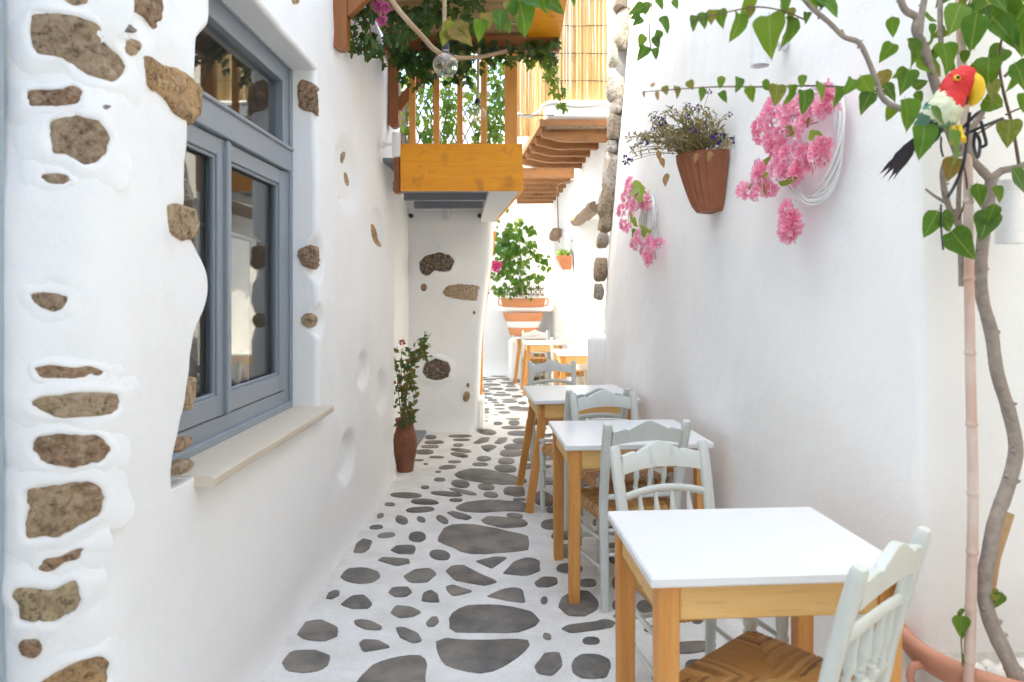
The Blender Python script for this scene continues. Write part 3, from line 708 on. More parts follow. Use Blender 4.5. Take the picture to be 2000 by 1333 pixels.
# window
FX = -1.15
win = MB()
win.box((FX - .03, WY1 - .055, 1.735), (.075, .11, 1.69)); win.box((FX - .03, 2.055, 1.735), (.075, .11, 1.69))
win.box((FX - .028, 2.875, 2.53), (.07, 1.53, .10)); win.box((FX - .028, 2.875, .935), (.07, 1.53, .095)); win.box((FX - .012, 2.875, 2.105), (.09, 1.53, .115))
win.box((FX + .006, WY1 - .016, 1.735), (.03, .03, 1.70)); win.box((FX + .006, 2.875, 2.572), (.03, 1.6, .026)); win.box((FX + .012, 2.875, .905), (.03, 1.6, .036)); win.box((FX + .03, 2.875, 2.155), (.03, 1.53, .016))
wo = win.build('window', M['bluegrey'], house)
def casement(y0, y1):
    m = MB(); z0, z1 = .987, 2.044; s = .065; x = FX - .012
    m.box((x, y0 + s / 2, (z0 + z1) / 2), (.05, s, z1 - z0)); m.box((x, y1 - s / 2, (z0 + z1) / 2), (.05, s, z1 - z0))
    m.box((x - .001, (y0 + y1) / 2, z0 + .04), (.048, y1 - y0 - .02, .08)); m.box((x - .001, (y0 + y1) / 2, z1 - .035), (.048, y1 - y0 - .02, .07))
    for yy in (y0 + s + .006, y1 - s - .006): m.box((x + .006, yy, (z0 + z1) / 2), (.016, .012, z1 - z0 - .15), .003)
    m.box((x + .006, (y0 + y1) / 2, z0 + .086), (.015, y1 - y0 - 2 * s, .012), .003); m.box((x + .006, (y0 + y1) / 2, z1 - .076), (.015, y1 - y0 - 2 * s, .012), .003)
    m.build('sash', M['bluegrey'], wo)
    g = MB(); g.box((x - .012, (y0 + y1) / 2, (z0 + z1) / 2), (.004, y1 - y0 - 2 * s + .01, z1 - z0 - .14), .0005); g.build('pane', M['pane'], wo)
casement(2.115, 2.862); casement(2.868, 3.586)
m = MB(); m.box((FX + .02, 2.868, 1.515), (.022, .035, 1.05), .006); m.build('astragal', M['bluegrey'], wo)
m = MB(); m.box((FX - .03, 2.865, 2.32), (.004, 1.49, .34), .0005); m.build('pane', M['pane'], wo)
# sill: cream marble slab, slightly irregular nose
m = MB(); n = 20; prof = []
for i in range(n + 1):
    y = lerp(2.28, 3.755, i / n); nose = LX + .058 + .004 * nz(y, 0, 0, .2)
    prof.append([Vector((-1.19, y, .862)), Vector((nose, y, .855)), Vector((nose + .004, y, .862)), Vector((nose + .003, y, .884)), Vector((nose - .006, y, .890)), Vector((-1.19, y, .893))])
m.grid(prof); m.add(prof[0], [(0, 1, 2, 3, 4, 5)]); m.add(prof[-1], [(5, 4, 3, 2, 1, 0)]); m.build('window_sill', M['marble'], wo)
# room behind the window
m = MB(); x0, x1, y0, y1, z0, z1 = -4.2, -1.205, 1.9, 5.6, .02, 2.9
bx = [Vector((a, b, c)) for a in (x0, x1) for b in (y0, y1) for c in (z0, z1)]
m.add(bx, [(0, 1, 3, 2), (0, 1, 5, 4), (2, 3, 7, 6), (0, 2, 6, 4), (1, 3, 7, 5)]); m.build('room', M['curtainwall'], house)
def lace(y0, y1, z0, z1, teeth, label, seed):
    m = MB(); rows = []; K = 24; J = 12
    for j in range(J + 1):
        r = []
        for i in range(K + 1):
            u = i / K; tri = abs(((u * teeth) % 1) - .5) * 2; zb = z0 + .085 * tri
            z = lerp(zb, z1, j / J); y = lerp(y0, y1, u) + .006 * math.sin(j * .7 + seed)
            r.append(Vector((-1.235 + .012 * math.sin(u * 11 + seed) * (1 - .4 * j / J), y, z)))
        rows.append(r)
    m.grid(rows); o = m.build('lace_curtain', M['lace'], angle=80); tag(o, label, 'curtain', 'lace curtains in the blue grey window'); return o
lace(2.96, 3.40, 1.045, 1.69, 2.5, 'white lace curtain with pointed hem behind the far casement pane', 1)
lace(2.22, 2.66, 1.045, 1.74, 2.5, 'white lace curtain panel half hidden behind the stone edged window reveal', 3)
for y in (2.94, ):
    m = MB(); m.tube([(-1.236, 2.15, 1.745), (-1.236, 3.55, 1.70)], .005, 6); o = m.build('curtain_rod', M['bluegrey'], wo)

# ------------------------------------------------------------------ the low house under the balcony
FY = 7.8
FEDGE = [(1.2, -.455), (1.45, -.43), (1.60, -.43), (1.8, -.425), (2.0, -.42)]
def face_edge(z): return (interp(HY - (z - H) * F / FY, [(440, 961), (470, 962), (520, 957), (570, 950), (620, 943), (680, 938), (760, 935), (800, 933), (845, 930)]) - CX) * FY / F
low = thing('low_house', 'low white plastered house front with inset dark stones under the wooden balcony', 'house', (-.8, FY, 0))
LOWSTONES = [
 ([(820,512),(832,500),(858,494),(880,499),(887,512),(880,530),(866,532),(850,528),(838,540),(824,536)], DARK, .05),
 (ell(828, 562, 12, 15), BROWN, .025), ([(865,573),(872,560),(895,555),(932,558),(936,563),(930,588),(905,586),(875,580)], PALE, .03),
 ([(826,725),(832,708),(852,701),(875,707),(880,722),(875,738),(850,743),(832,738)], DARK, .06), (ell(911, 775, 13, 20, 10), ORANGE, .03), (ell(926, 611, 5, 7), BROWN, .015), (ell(914, 753, 6, 9), BROWN, .015)]
def fdisp(x, z):
    d = .012 * nz(x, 0, z, .4) + .006 * nz(x, 0, z, .15); d += .012 * nz(x, 3, z, .9)
    for (cx, cy_, w_, h_, a) in ((854, 517, 52, 45, .045), (853, 722, 46, 36, .055), (900, 572, 50, 26, .02)):
        c = px(cx, cy_, FY); q = math.hypot((x - c.x) / (w_ * FY / F), (z - c.z) / (h_ * FY / F)); d += a * math.exp(-q * q * 1.6) * (1 if q > .6 else .8)
    return d
mb = MB(); rows = []
for j in range(70):
    z = 2.55 * j / 69; xe = face_edge(z); r = []
    for i in range(46):
        u = i / 45; x = lerp(-1.6, xe - .05, u); foot = .05 * max(0, 1 - z / .16) ** 2
        r.append(Vector((x, FY - fdisp(x, z) - foot, z)))
    for a in (25, 50, 75, 90): r.append(Vector((xe - .05 + .05 * math.sin(R(a)), FY + .05 * (1 - math.cos(R(a))) - fdisp(xe, z) * math.cos(R(a)), z)))
    r.append(Vector((xe, FY + .3, z))); r.append(Vector((xe - .03, 8.45, z))); r.append(Vector((-1.6, 8.5, z)))
    rows.append(r)
mb.grid(rows); mb.build('wall', M['plaster'], low, angle=70)
mb = MB(); mb.box((-1.35, 7.2, 2.54), (.5, 2.4, .06)); mb.box((-1.0, 8.12, 2.545), (1.1, .7, .06)); mb.build('roof', M['plaster'], low)
mb = MB(); mb.grid([[Vector((-1.6, y, z)) for y in (6.0, 8.5)] for z in (0, 2.55)]); mb.build('rear_wall', M['plaster'], low)
def loc_low(x, y):
    p = px(x, y, FY); return Vector((p.x, FY - fdisp(p.x, p.z), p.z)), Vector((0, -1, 0))
for i, (poly, col, pr) in enumerate(LOWSTONES): rock(low, poly, loc_low, tuple(min(.75, c * 1.15) for c in col), pr * .35, 60 + i, lip=.75 if i in (0, 3) else 0)
mb = MB()                                             # stained door jamb that follows the leaning corner
for (ya, yb, xa, xb, dy) in ((452, 500, 955, 969, .06), (512, 600, 945, 964, .06), (600, 772, 925, 943, .05)):
    K = 8; R_ = []
    for i in range(K + 1):
        y = lerp(ya, yb, i / K); p = px(interp(y, [(452, 968.5), (500, 963), (560, 955), (620, 946), (660, 943), (772, 942)]), y, FY + .33); R_.append([Vector((p.x - .09, p.y, p.z)), Vector((p.x, p.y, p.z)), Vector((p.x, p.y + .05, p.z)), Vector((p.x - .09, p.y + .05, p.z))])
    mb.grid([r + [r[0]] for r in R_]); mb.add(R_[0], [(0, 1, 2, 3)]); mb.add(R_[-1], [(3, 2, 1, 0)])
mb.build('door_jamb', M['wood_panel'], low)
mb = MB(); a = px(937.5, 655, FY + .318); b = px(937.5, 727, FY + .318)
mb.add([px(935, 640, FY + .32), px(939, 650, FY + .32), px(938, 727, FY + .32), px(928, 727, FY + .32)] + [px(935, 640, FY + .34), px(939, 650, FY + .34), px(938, 727, FY + .34), px(928, 727, FY + .34)], [(0, 1, 2, 3), (7, 6, 5, 4), (0, 4, 5, 1), (1, 5, 6, 2), (2, 6, 7, 3), (3, 7, 4, 0)])
mb.build('door_panel', M['greysoffit'], low)
mb = MB(); mb.box((-.62, 8.08, .18), (.46, .5, .34), .03); mb.build('door_step', M['plaster'], low)
mb = MB(); mb.box((-1.07, 7.35, .02), (.2, .7, .04)); mb.build('threshold', M['greysoffit'], low)
for x, name in ((937, 'camera'), (803, 'camera')):
    p = px(x, 422, FY - .12); m = MB(); m.lathe([(0, -.035), (.02, -.035), (.022, -.03), (.022, .03), (0, .032)], 12, p, Matrix.Rotation(R(90), 3, 'X'))
    m.box(p + Vector((0, .08, .01)), (.02, .12, .02)); o = m.build('security_camera', M['black'])
    tag(o, 'small black round camera under the soffit ' + ('near the open edge of the balcony' if x > 900 else 'tucked beside the left alley wall'), 'camera', 'small cameras under the balcony')
p = px(873, 428, FY); m = MB(); m.box(p + Vector((0, -.05, .06)), (.055, .12, .16), .008); m.build('bracket', M['palesoffit'], low)

# ------------------------------------------------------------------ the long wall opposite, with its quoins
RP = [(7, 2.25), (1.6, 2.25)] + round_plan([(1.42, 2.24), (1.30, 2.235), (1.225, 2.235), (1.205, 2.25), (1.19, 2.29), (1.145, 2.5), (1.085, 2.8), (1.02, 3.2), (.975, 4.0), (.935, 5), (.90, 6), (.875, 6.85), (.885, 6.98), (.95, 7.02), (1.1, 7.03)], 3)
right = thing('long_white_wall', 'long smooth white plastered wall with a crumbling stone edge at its far end', 'house', (1.3, 4, 0))
def rx_off(y, z): return -.085 * (2.4 - z) * smooth(3.2, 7, y) if z < 4.2 else .085 * 1.8 * smooth(3.2, 7, y)
def rdisp(p):
    d = .009 * nz(p.x, p.y, p.z, .5) + .0035 * nz(p.x, p.y, p.z, .17) + .020 * nz(5, p.y, p.z * .6, 1.1)
    d += .03 * smooth(.5, 0, p.z) ** 1 * smooth(2.3, 3.2, p.y)
    d += .05 * math.exp(-((p.y - 6.1 - (p.z - 1) * .12) / .16) ** 2) * smooth(3.5, 1, p.z)          # soft rib near the far end
    return d
P = [p for i, p in enumerate(plan_resample(RP, .035)) if p.x < 2.0 or i % 25 == 0]
zs = [i * .045 for i in range(90)] + [4.1, 4.2, 4.3]
mb = MB(); rows = []
for z in zs:
    out = []
    for i, p in enumerate(P):
        a = P[max(i - 1, 0)]; b = P[min(i + 1, len(P) - 1)]; t = b - a; t.normalize(); n = Vector((-t.y, t.x, 0))
        q = Vector((p.x + rx_off(p.y, z), p.y, z)); out.append(q + n * rdisp(q))
    rows.append(out)
mb.grid(rows); mb.build('wall', M['plaster'], right, angle=70)
mb = MB(); mb.box((3.75, 4.6, 4.27), (5.2, 4.6, .1)); mb.build('roof', M['plaster'], right)
mb = MB(); mb.grid([[Vector((x, 7.03, z)) for x in (.9, 7)] for z in (0, 4.3)]); mb.build('end_wall', M['plaster'], right)
def loc_right(x, y):
    z = None; d = 3.0
    for _ in range(12):
        z = H - (y - HY) * d / F
        pl = [(q.x + rx_off(q.y, z), q.y) for q in P if q.y > 2.2 and q.x < 2.0]
        r = ray_plan(x, pl)
        if r is None: return None
        d = d * .4 + r[1] * .6
    return Vector((r[0], r[1], H - (y - HY) * r[1] / F)), Vector((r[2], r[3], 0))
def quoin(cx, cy_, w_, h_, col, seed, rot=0, d=6.93):
    c = px(cx + 7, cy_, d); m = MB(); rr = random.Random(seed); K, J = 18, 12; vs = []
    for j in range(J + 1):
        ph = math.pi * j / J
        for i in range(K):
            a = 2 * math.pi * i / K; v = Vector((math.sin(ph) * math.cos(a), math.sin(ph) * math.sin(a), math.cos(ph)))
            v = Vector([math.copysign(abs(q) ** .62, q) for q in v]); k = 1 + .22 * nz(v.x + seed * 3, v.y, v.z, .8) + .08 * nz(v.x + seed, v.y, v.z, .3)
            vs.append(Vector((v.x * w_ / 2 * k, v.y * .11 * k, v.z * h_ / 2 * k)) * (1) )
    mt = Matrix.Rotation(R(rot), 3, 'Y'); vs = [mt @ v * (d / F) if 0 else mt @ Vector((v.x * d / F, v.y, v.z * d / F)) + c for v in vs]
    fs = [(j * K + i, j * K + (i + 1) % K, (j + 1) * K + (i + 1) % K, (j + 1) * K + i) for j in range(J) for i in range(K)]
    m.add(vs, fs); m.build('stone', M['rock'], right, color=col, angle=60)
QC = (.82, .76, .68)
for i, (x, y, ww, hh, rot, col) in enumerate([(1210,58,36,82,12,QC),(1204,8,26,26,0,(.36,.28,.24)),(1196,172,38,58,0,QC),(1196,212,26,30,0,QC),(1194,250,30,54,4,(.46,.40,.32)),(1186,338,34,76,6,QC),(1178,400,34,60,8,(.44,.36,.25)),(1176,432,26,46,10,(.42,.34,.22)),
    (1170,470,22,30,0,(.5,.45,.38)),(1166,526,26,46,0,(.52,.42,.30)),(1162,570,18,34,0,(.5,.46,.4)),(1190,112,20,40,0,(.6,.58,.54)),(1187,290,24,26,0,(.6,.57,.52))]):
    quoin(x, y, ww, hh, col, i + 3, rot)
mb = MB(); a = px(1147, 652, 6.85)
mb.box((a.x + .17, 6.78, a.z / 2), (.34, .24, a.z), .05); mb.build('pier', M['plaster'], right, angle=60)

# ------------------------------------------------------------------ the houses further down, in the sun
far = thing('far_house', 'sunlit white house with timber overhang and deep doorways further down the alley', 'house', (1.2, 10, 0))
def fw(y): return .78 - .045 * (y - 9.6) * 1.35
mb = MB()
def slab_wall(plan, z0, z1, amp=.012):
    rows = []
    pl = plan_resample(plan, .08)
    for j in range(int((z1 - z0) / .08) + 2):
        z = min(z1, z0 + .08 * j); rows.append([Vector((p.x + amp * nz(p.x, p.y, z, .4), p.y + amp * nz(p.x + 5, p.y, z, .4), z)) for p in pl])
    mb.grid(rows)
nook = 1.06
slab_wall([(nook + .3, 7.1), (nook, 7.12), (nook, 9.55)] + round_plan([(nook, 9.6), (.78, 9.6), (.745, 9.66), (.735, 9.8), (.68, 11.1), (.68, 11.2), (.72, 11.22), (.85, 11.22)], 2) + [(.9, 11.25), (.9, 12.5), (.62, 12.52), (.57, 12.6), (.55, 13.3)], 0, 2.42)
slab_wall([(.95, 7.1), (.80, 8.2), (.735, 9.7), (.66, 11.2), (.57, 12.6), (.55, 13.3)], 2.42, 4.6)
mb.grid([[Vector((x, y, 2.42 + .002)) for x in (lerp(.95, .55, (y - 7.1) / 6.2), 1.3)] for y in [7.1 + .31 * i for i in range(21)]])
mb.build('wall', M['plaster'], far, angle=60)
def lintel(pts, w_, h_, mat, name='lintel'):
    m = MB(); K = 8; path = [Vector(pts[0]).lerp(Vector(pts[1]), i / K) + Vector((.01 * rnd.uniform(-1, 1), 0, .012 * rnd.uniform(-1, 1))) for i in range(K + 1)]
    m.sweep(path, [(w_ / 2 * math.cos(a) * (1 + .12 * math.sin(a * 3)), h_ / 2 * math.sin(a)) for a in [2 * math.pi * i / 10 for i in range(10)]], [1 + .1 * rnd.uniform(-1, 1) for _ in path]); return m.build(name, M[mat], far)
lintel([(.75, 9.75, 2.40), (.84, 8.05, 2.40)], .16, .13, 'driftwood')
rk = lambda x, y, d: (lambda *_: None)
m = MB(); c = px(1084, 456, 11.3); m.box(c + Vector((.02, .3, .0)), (.17, .8, .15), .04); m.build('lintel', M['driftwood'], far, angle=60)
# overhanging upper floor: joists, white edge, boards
def overhang(n, y0, y1, z, xl, xr, hgt, mat='wood_joist'):
    for i in range(n):
        t = i / max(1, n - 1); y = lerp(y0, y1, t); a, b = lerp(xl[0], xl[1], t), lerp(xr[0], xr[1], t)
        m = MB(); K = 10; rows = []
        for k in range(K + 1):
            u = k / K; x = lerp(a, b, u); zb = z + (hgt * .38 * (1 - smooth(0, .28, u)) if n < 7 else 0) + .004 * nz(x, y, 0, .1)
            rows.append([Vector((x, y - .045, zb)), Vector((x, y + .045, zb)), Vector((x, y + .045, z + hgt)), Vector((x, y - .045, z + hgt)), Vector((x, y - .045, zb))])
        m.grid(rows); m.add(rows[0][:4], [(0, 1, 2, 3)]); m.build('joist', M[mat], far)
overhang(5, 7.55, 9.15, 3.0, (.22, .03), (1.0, .9), .13)
overhang(7, 9.9, 12.7, 3.0, (-.08, -.05), (.80, .62), .12)
m = MB(); m.add([Vector(p) for p in [(.20, 7.42, 3.134), (1.05, 7.42, 3.134), (1.0, 9.3, 3.134), (.0, 9.3, 3.134), (.20, 7.42, 3.2), (1.05, 7.42, 3.2), (1.0, 9.3, 3.2), (.0, 9.3, 3.2)]], [(0, 1, 2, 3), (7, 6, 5, 4), (0, 4, 5, 1), (1, 5, 6, 2), (2, 6, 7, 3), (3, 7, 4, 0)]); m.build('overhang_board', M['wood_joist'], far)
m = MB(); m.box((.655, 7.46, 3.155), (.80, .07, .09), .01); m.build('overhang_beam', M['driftwood'], far)
m = MB(); m.box((.66, 8.3, 3.30), (.80, 1.75, .19), .03); m.build('overhang_slab', M['plaster'], far)
m = MB(); m.box((.36, 11.3, 3.19), (.95, 3.0, .13), .02); m.build('overhang_slab', M['plaster'], far)
# reed screen on top of the overhang
scr = thing('bamboo_screen', 'tall golden bamboo reed screen glowing in the sun above the timber overhang', 'screen', (.6, 7.6, 3.4))
m = MB(); rr = random.Random(4); x = .235
while x < .955:
    r = rr.uniform(.0055, .0105); m.cur = rr.random(); z1 = 4.62 + rr.uniform(-.04, .04) - .18 * smooth(.8, .2, x); y = 7.56 + rr.uniform(-.006, .006)
    m.tube([(x, y, 3.40), (x + rr.uniform(-.004, .004), y, 4.0), (x + rr.uniform(-.006, .006), y, z1)], r, 5); x += r * 1.6
stuff(m.build('reeds', M['reed'], scr, 'reed'))
m = MB(); x = -.05
while x < .30:
    r = rr.uniform(.0055, .0105); m.cur = rr.random(); y = 8.35 + rr.uniform(-.006, .006)
    m.tube([(x, y, 3.22), (x + rr.uniform(-.004, .004), y, 4.45 + rr.uniform(-.03, .03))], r, 5); x += r * 1.6
stuff(m.build('reeds', M['reed'], scr, 'reed'))
m = MB()
for z in (3.62, 3.9, 4.18, 4.45): m.tube([(.23 + .06 * i, 7.548 + .004 * (i % 2), z + .004 * rr.uniform(-1, 1)) for i in range(13)], .004, 4)
m.build('binding_wire', M['reedtie'], scr)
m = MB(); m.tube(curve([px(1012, 222, 7.3), px(1030, 228, 7.35), px(1050, 222, 7.4), px(1062, 207, 7.42), px(1085, 202, 7.42), px(1130, 208, 7.42), px(1185, 203, 7.42)], 6), .017, 8)
o = m.build('conduit_pipe', M['conduit']); tag(o, 'grey conduit pipe bending along the foot of the reed screen', 'pipe')
m = MB(); m.tube([px(1000, 224, 7.3), px(1082, 226, 7.35)], .006, 6); o = m.build('rusty_rod', M['iron']); tag(o, 'thin rusty iron rod sticking out below the grey conduit', 'rod')
m = MB(); m.tube(curve([px(1150, 335, 9.3), px(1125, 352, 9.6), px(1092, 362, 9.7), px(1089, 380, 9.7), px(1090, 430, 9.75), px(1092, 475, 9.8)], 6), .008, 6)
o = m.build('drain_cable', M['iron']); tag(o, 'thin dark cable running down the sunlit wall from the far joists', 'cable')

endw = thing('courtyard_wall', 'sunlit bright white wall closing the far end of the alley', 'wall', (-1.5, 13.3, 0))
mb = MB(); rows = []
for j in range(70):
    z = 4.6 * j / 69; rows.append([Vector((x, 13.3 + .025 * nz(x, 0, z, .5) - .15 * max(0, 1 - z / .25) ** 2, z)) for x in [-7, -5, -3, -2] + [-1.5 + .08 * i for i in range(34)]])
mb.grid(rows); mb.build('wall', M['plaster'], endw, angle=70)
mb = MB(); mb.box((-3.1, 13.42, 4.58), (8, .3, .1)); mb.build('coping', M['plaster'], endw)

# unseen house added to throw the shade this end of the alley lies in
nb = thing('added_shade_house', 'added unseen tall white house that shades the near end of the alley', 'house', (-3.4, -3, 0))
mb = MB(); mb.box((-3.45, -2.76, 3.7), (3.6, 9.06, 7.4), .02); mb.build('wall', M['plaster'], nb)
nb = thing('added_sky_blocker', 'added unseen white house behind the viewpoint that cuts the sky light', 'house', (2, -5, 0))
mb = MB(); mb.box((2.9, -3.0, 3.5), (9.0, 2.4, 7.0), .05); mb.build('wall', M['plaster'], nb)  # unseen, added to hold back sky light from the near walls
nb = thing('added_dull_blocker', 'added unseen dull brown house beside the viewpoint that cuts sky light and bounce', 'house', (4.6, -1, 0))
mb = MB(); mb.box((3.9, .1, 2.6), (3.0, 3.5, 5.2), .05); mb.build('wall', M['lowbounce'], nb)  # unseen, added to narrow the sky; dull so it bounces little sun
nb = thing('added_court_shade', 'added unseen white house that keeps the sun off the far court', 'house', (-2.6, 11, 0))
mb = MB(); mb.box((-3.4, 10.95, 3.1), (2.0, 4.6, 6.2), .05); mb.build('wall', M['plaster'], nb)  # unseen, added to block direct sun from the far court
# ================================================================== BALCONY AND CANOPY
bal = thing('wooden_balcony', 'orange wooden balcony with bright stained front board and upright posts above the alley', 'balcony', (-.45, 5.45, 2.2))
def bar(m, a, b, w_, h_, t=.004, up=Vector((0, 0, 1))): m.sweep([a, b], rect_prof(w_, h_, t), up=up)
m = MB(); m.box(((-.872 + .02) / 2, 5.44, 2.378), (.892, .028, .345), .003); m.build('front_board', M['wood_panel'], bal)
m = MB(); m.box((-.902, 5.50, 2.33), (.045, .10, .27)); m.build('side_beam', M['wood_bracket'], bal)
m = MB(); bar(m, (.012, 5.46, 2.30), (-.255, 7.75, 2.30), .028, .19); m.build('side_board', M['wood_panel'], bal)
m = MB(); z = 2.205
m.add([Vector(p) for p in [(-.225, 5.46, z), (-.002, 5.46, z), (-.27, 7.77, z), (-.41, 7.77, z), (-.225, 5.46, z + .05), (-.002, 5.46, z + .05), (-.27, 7.77, z + .05), (-.41, 7.77, z + .05)]], [(0, 1, 2, 3), (7, 6, 5, 4), (0, 4, 5, 1), (1, 5, 6, 2), (2, 6, 7, 3), (3, 7, 4, 0)])
m.build('soffit_board', M['palesoffit'], bal)
for y in (5.50, 6.02, 6.60):
    m = MB(); m.box(((-.93 - .23 - (y - 5.5) * .085) / 2 - .005, y, 2.245), (.70 - (y - 5.5) * .085, .07, .075)); m.build('soffit_beam', M['greysoffit'], bal)
m = MB(); m.box((-.62, 6.72, 2.44), (1.04, 2.5, .03)); m.build('floor_board', M['greysoffit'], bal)
for x, w_ in ((805, 12), (852, 12), (898, 11), (945, 12)):
    c = (x - CX) * 5.46 / F; m = MB(); m.box((c, 5.475, 2.90), (w_ * 5.46 / F, .035, .72)); m.build('baluster', M['wood_post'], bal)
m = MB(); m.box(((998 - CX) * 5.46 / F, 5.475, 2.90), (.094, .07, .72)); m.build('post', M['wood_post'], bal)
m = MB(); m.box((-1.09, 6.95, 2.9), (.06, .06, .9)); m.build('post', M['driftwood'], bal)
tr = thing('garden_trellis', 'expanding dark lattice trellis behind the balcony posts with ivy woven through', 'trellis', (-.5, 7.0, 2.5))
m = MB(); y = 7.0
for k in range(-10, 10):
    for s, dy in ((1, 0), (-1, .008)):
        x0 = -.62 + k * .105
        pts = [Vector((x0 + s * .40 * u, y + dy, 2.5 + .86 * (u + .5))) for u in (-.5, .5)]
        a, b = pts
        lo, hi = -1.06, -.10                          # clip to the panel
        if max(a.x, b.x) < lo or min(a.x, b.x) > hi: continue
        d = b - a; t0, t1 = sorted(((lo - a.x) / d.x, (hi - a.x) / d.x)); t0, t1 = max(0, t0), min(1, t1)
        if t1 - t0 > .05: m.tube([a + d * t0, a + d * t1], .006, 5)
m.build('lattice', M['bark_dark'], tr)

can = thing('reed_canopy', 'small canopy roofed with pale reeds on reddish brown timber brackets over the alley', 'canopy', (-.4, 4.7, 3.27))
m = MB(); m.box((-.34, 5.30, 3.235), (1.25, .075, .115), .006); m.build('beam', M['wood_beam'], can)
m = MB(); m.box((-.34, 4.02, 3.235), (1.25, .075, .115), .006); m.build('beam', M['wood_beam'], can)
m = MB(); m.box((.175, 4.64, 3.285), (.235, 1.36, .03), .003); m.build('edge_board', M['wood_panel'], can)
m = MB(); rr = random.Random(9); y = 3.98
while y < 5.34:
    r = rr.uniform(.005, .010); m.cur = rr.random(); z = 3.315 + rr.uniform(-.004, .004)
    m.tube([(-.98, y, z), (-.5, y + rr.uniform(-.006, .006), z + rr.uniform(-.003, .003)), (.06, y + rr.uniform(-.01, .01), z)], r, 5); y += r * 1.85
stuff(m.build('reeds', M['reedx'], can, 'reed'))
def bracket(y, x0, z0, z1, strut, w_=.075, th=.085):
    m = MB(); pts = [(-w_ / 2, z1), (-w_ / 2, z0 + .02), (-w_ / 2 + .022, z0), (w_ / 2 - .022, z0), (w_ / 2, z0 + .02), (w_ / 2, z1)]
    m.extrude(pts, -th / 2, th / 2, Matrix(((1, 0, 0), (0, 0, 1), (0, 1, 0))), Vector((x0, y, 0))); b = m.build('bracket', M['wood_bracket'], can)
    m = MB(); bar(m, strut[0], strut[1], .06, .075); m.build('strut', M['wood_bracket'], b)
bracket(4.04, -.97, 2.775, 3.29, ((-.95, 4.04, 2.98), (-.66, 4.04, 3.26)))
bracket(5.66, -.955, 2.715, 3.29, ((-.93, 5.66, 2.87), (-.70, 5.66, 3.16)))
m = MB(); bar(m, (-.70, 5.66, 3.16), (-.60, 5.66, 3.26), .055, .07); bar(m, (-.95, 5.4, 3.25), (-.95, 5.72, 3.25), .06, .08); m.build('rafter', M['wood_bracket'], can)

# ================================================================== TABLES
def make_table(name, w_, d_, splay=0.0, label='', zt=.75):
    t = thing(name, label, 'table')
    m = MB(); m.box((0, 0, zt - .014), (w_, d_, .028), .005); m.build('tabletop', M['table'], t)
    lx, ly = w_ / 2 - .05, d_ / 2 - .045; ls = .058
    for sx in (-1, 1):
        for sy in (-1, 1):
            m = MB(); m.sweep([(sx * (lx + (splay if sx < 0 else splay * .3)), sy * ly * (1 if not splay else 1.0), 0), (sx * (lx - (splay * .5)), sy * ly * (1 if not splay else .82), zt - .029)], rect_prof(ls, ls, .004), [.86, 1.0], up=Vector((0, 1, 0))); m.build('leg', M['wood_leg'], t)
    ah = .092
    for sy in (-1, 1):
        m = MB(); m.box((0, sy * (ly + .004), zt - .029 - ah / 2), (2 * lx - ls, .024, ah)); m.build('apron', M['wood_apron'], t)
    for sx in (-1, 1):
        m = MB(); m.box((sx * (lx + .004), 0, zt - .029 - ah / 2), (.024, 2 * ly - ls, ah)); m.build('apron', M['wood_apron'], t)
    return t
def put(o, x, y, rz, label=None, z=0):
    o.location = (x, y, z); o.rotation_euler = (0, 0, R(rz))
    if label: o['label'] = label
    return o
GT = 'white topped wooden tables along the wall'
T1 = make_table('cafe_table', .68, .57, 0, 'nearest white topped table with honey coloured legs, its top filling the foreground'); put(T1, .642, 2.14, 4.2)
T2 = make_table('cafe_table', .71, .66, 0, 'white topped table with straight honey legs, second from the front'); put(T2, .538, 3.80, 4.5)
T3 = make_table('cafe_table', .72, .80, .075, 'white topped table with outward slanting legs, third from the front'); put(T3, .415, 5.32, 5)
T4 = make_table('cafe_table', .60, .80, 0, 'white topped table half hidden behind the low pier at the wall end'); put(T4, .735, 9.10, 3)
T5 = make_table('cafe_table', .55, .70, .06, 'farthest small white table with slanting legs standing beside the sunlit end wall'); put(T5, .19, 12.35, 3)
T6 = make_table('cafe_table', .58, .75, .05, 'white topped table with slanting orange legs in the sunny stretch of the alley'); put(T6, .34, 10.95, 3)
for t in (T1, T2, T3, T4, T5, T6): t['group'] = GT

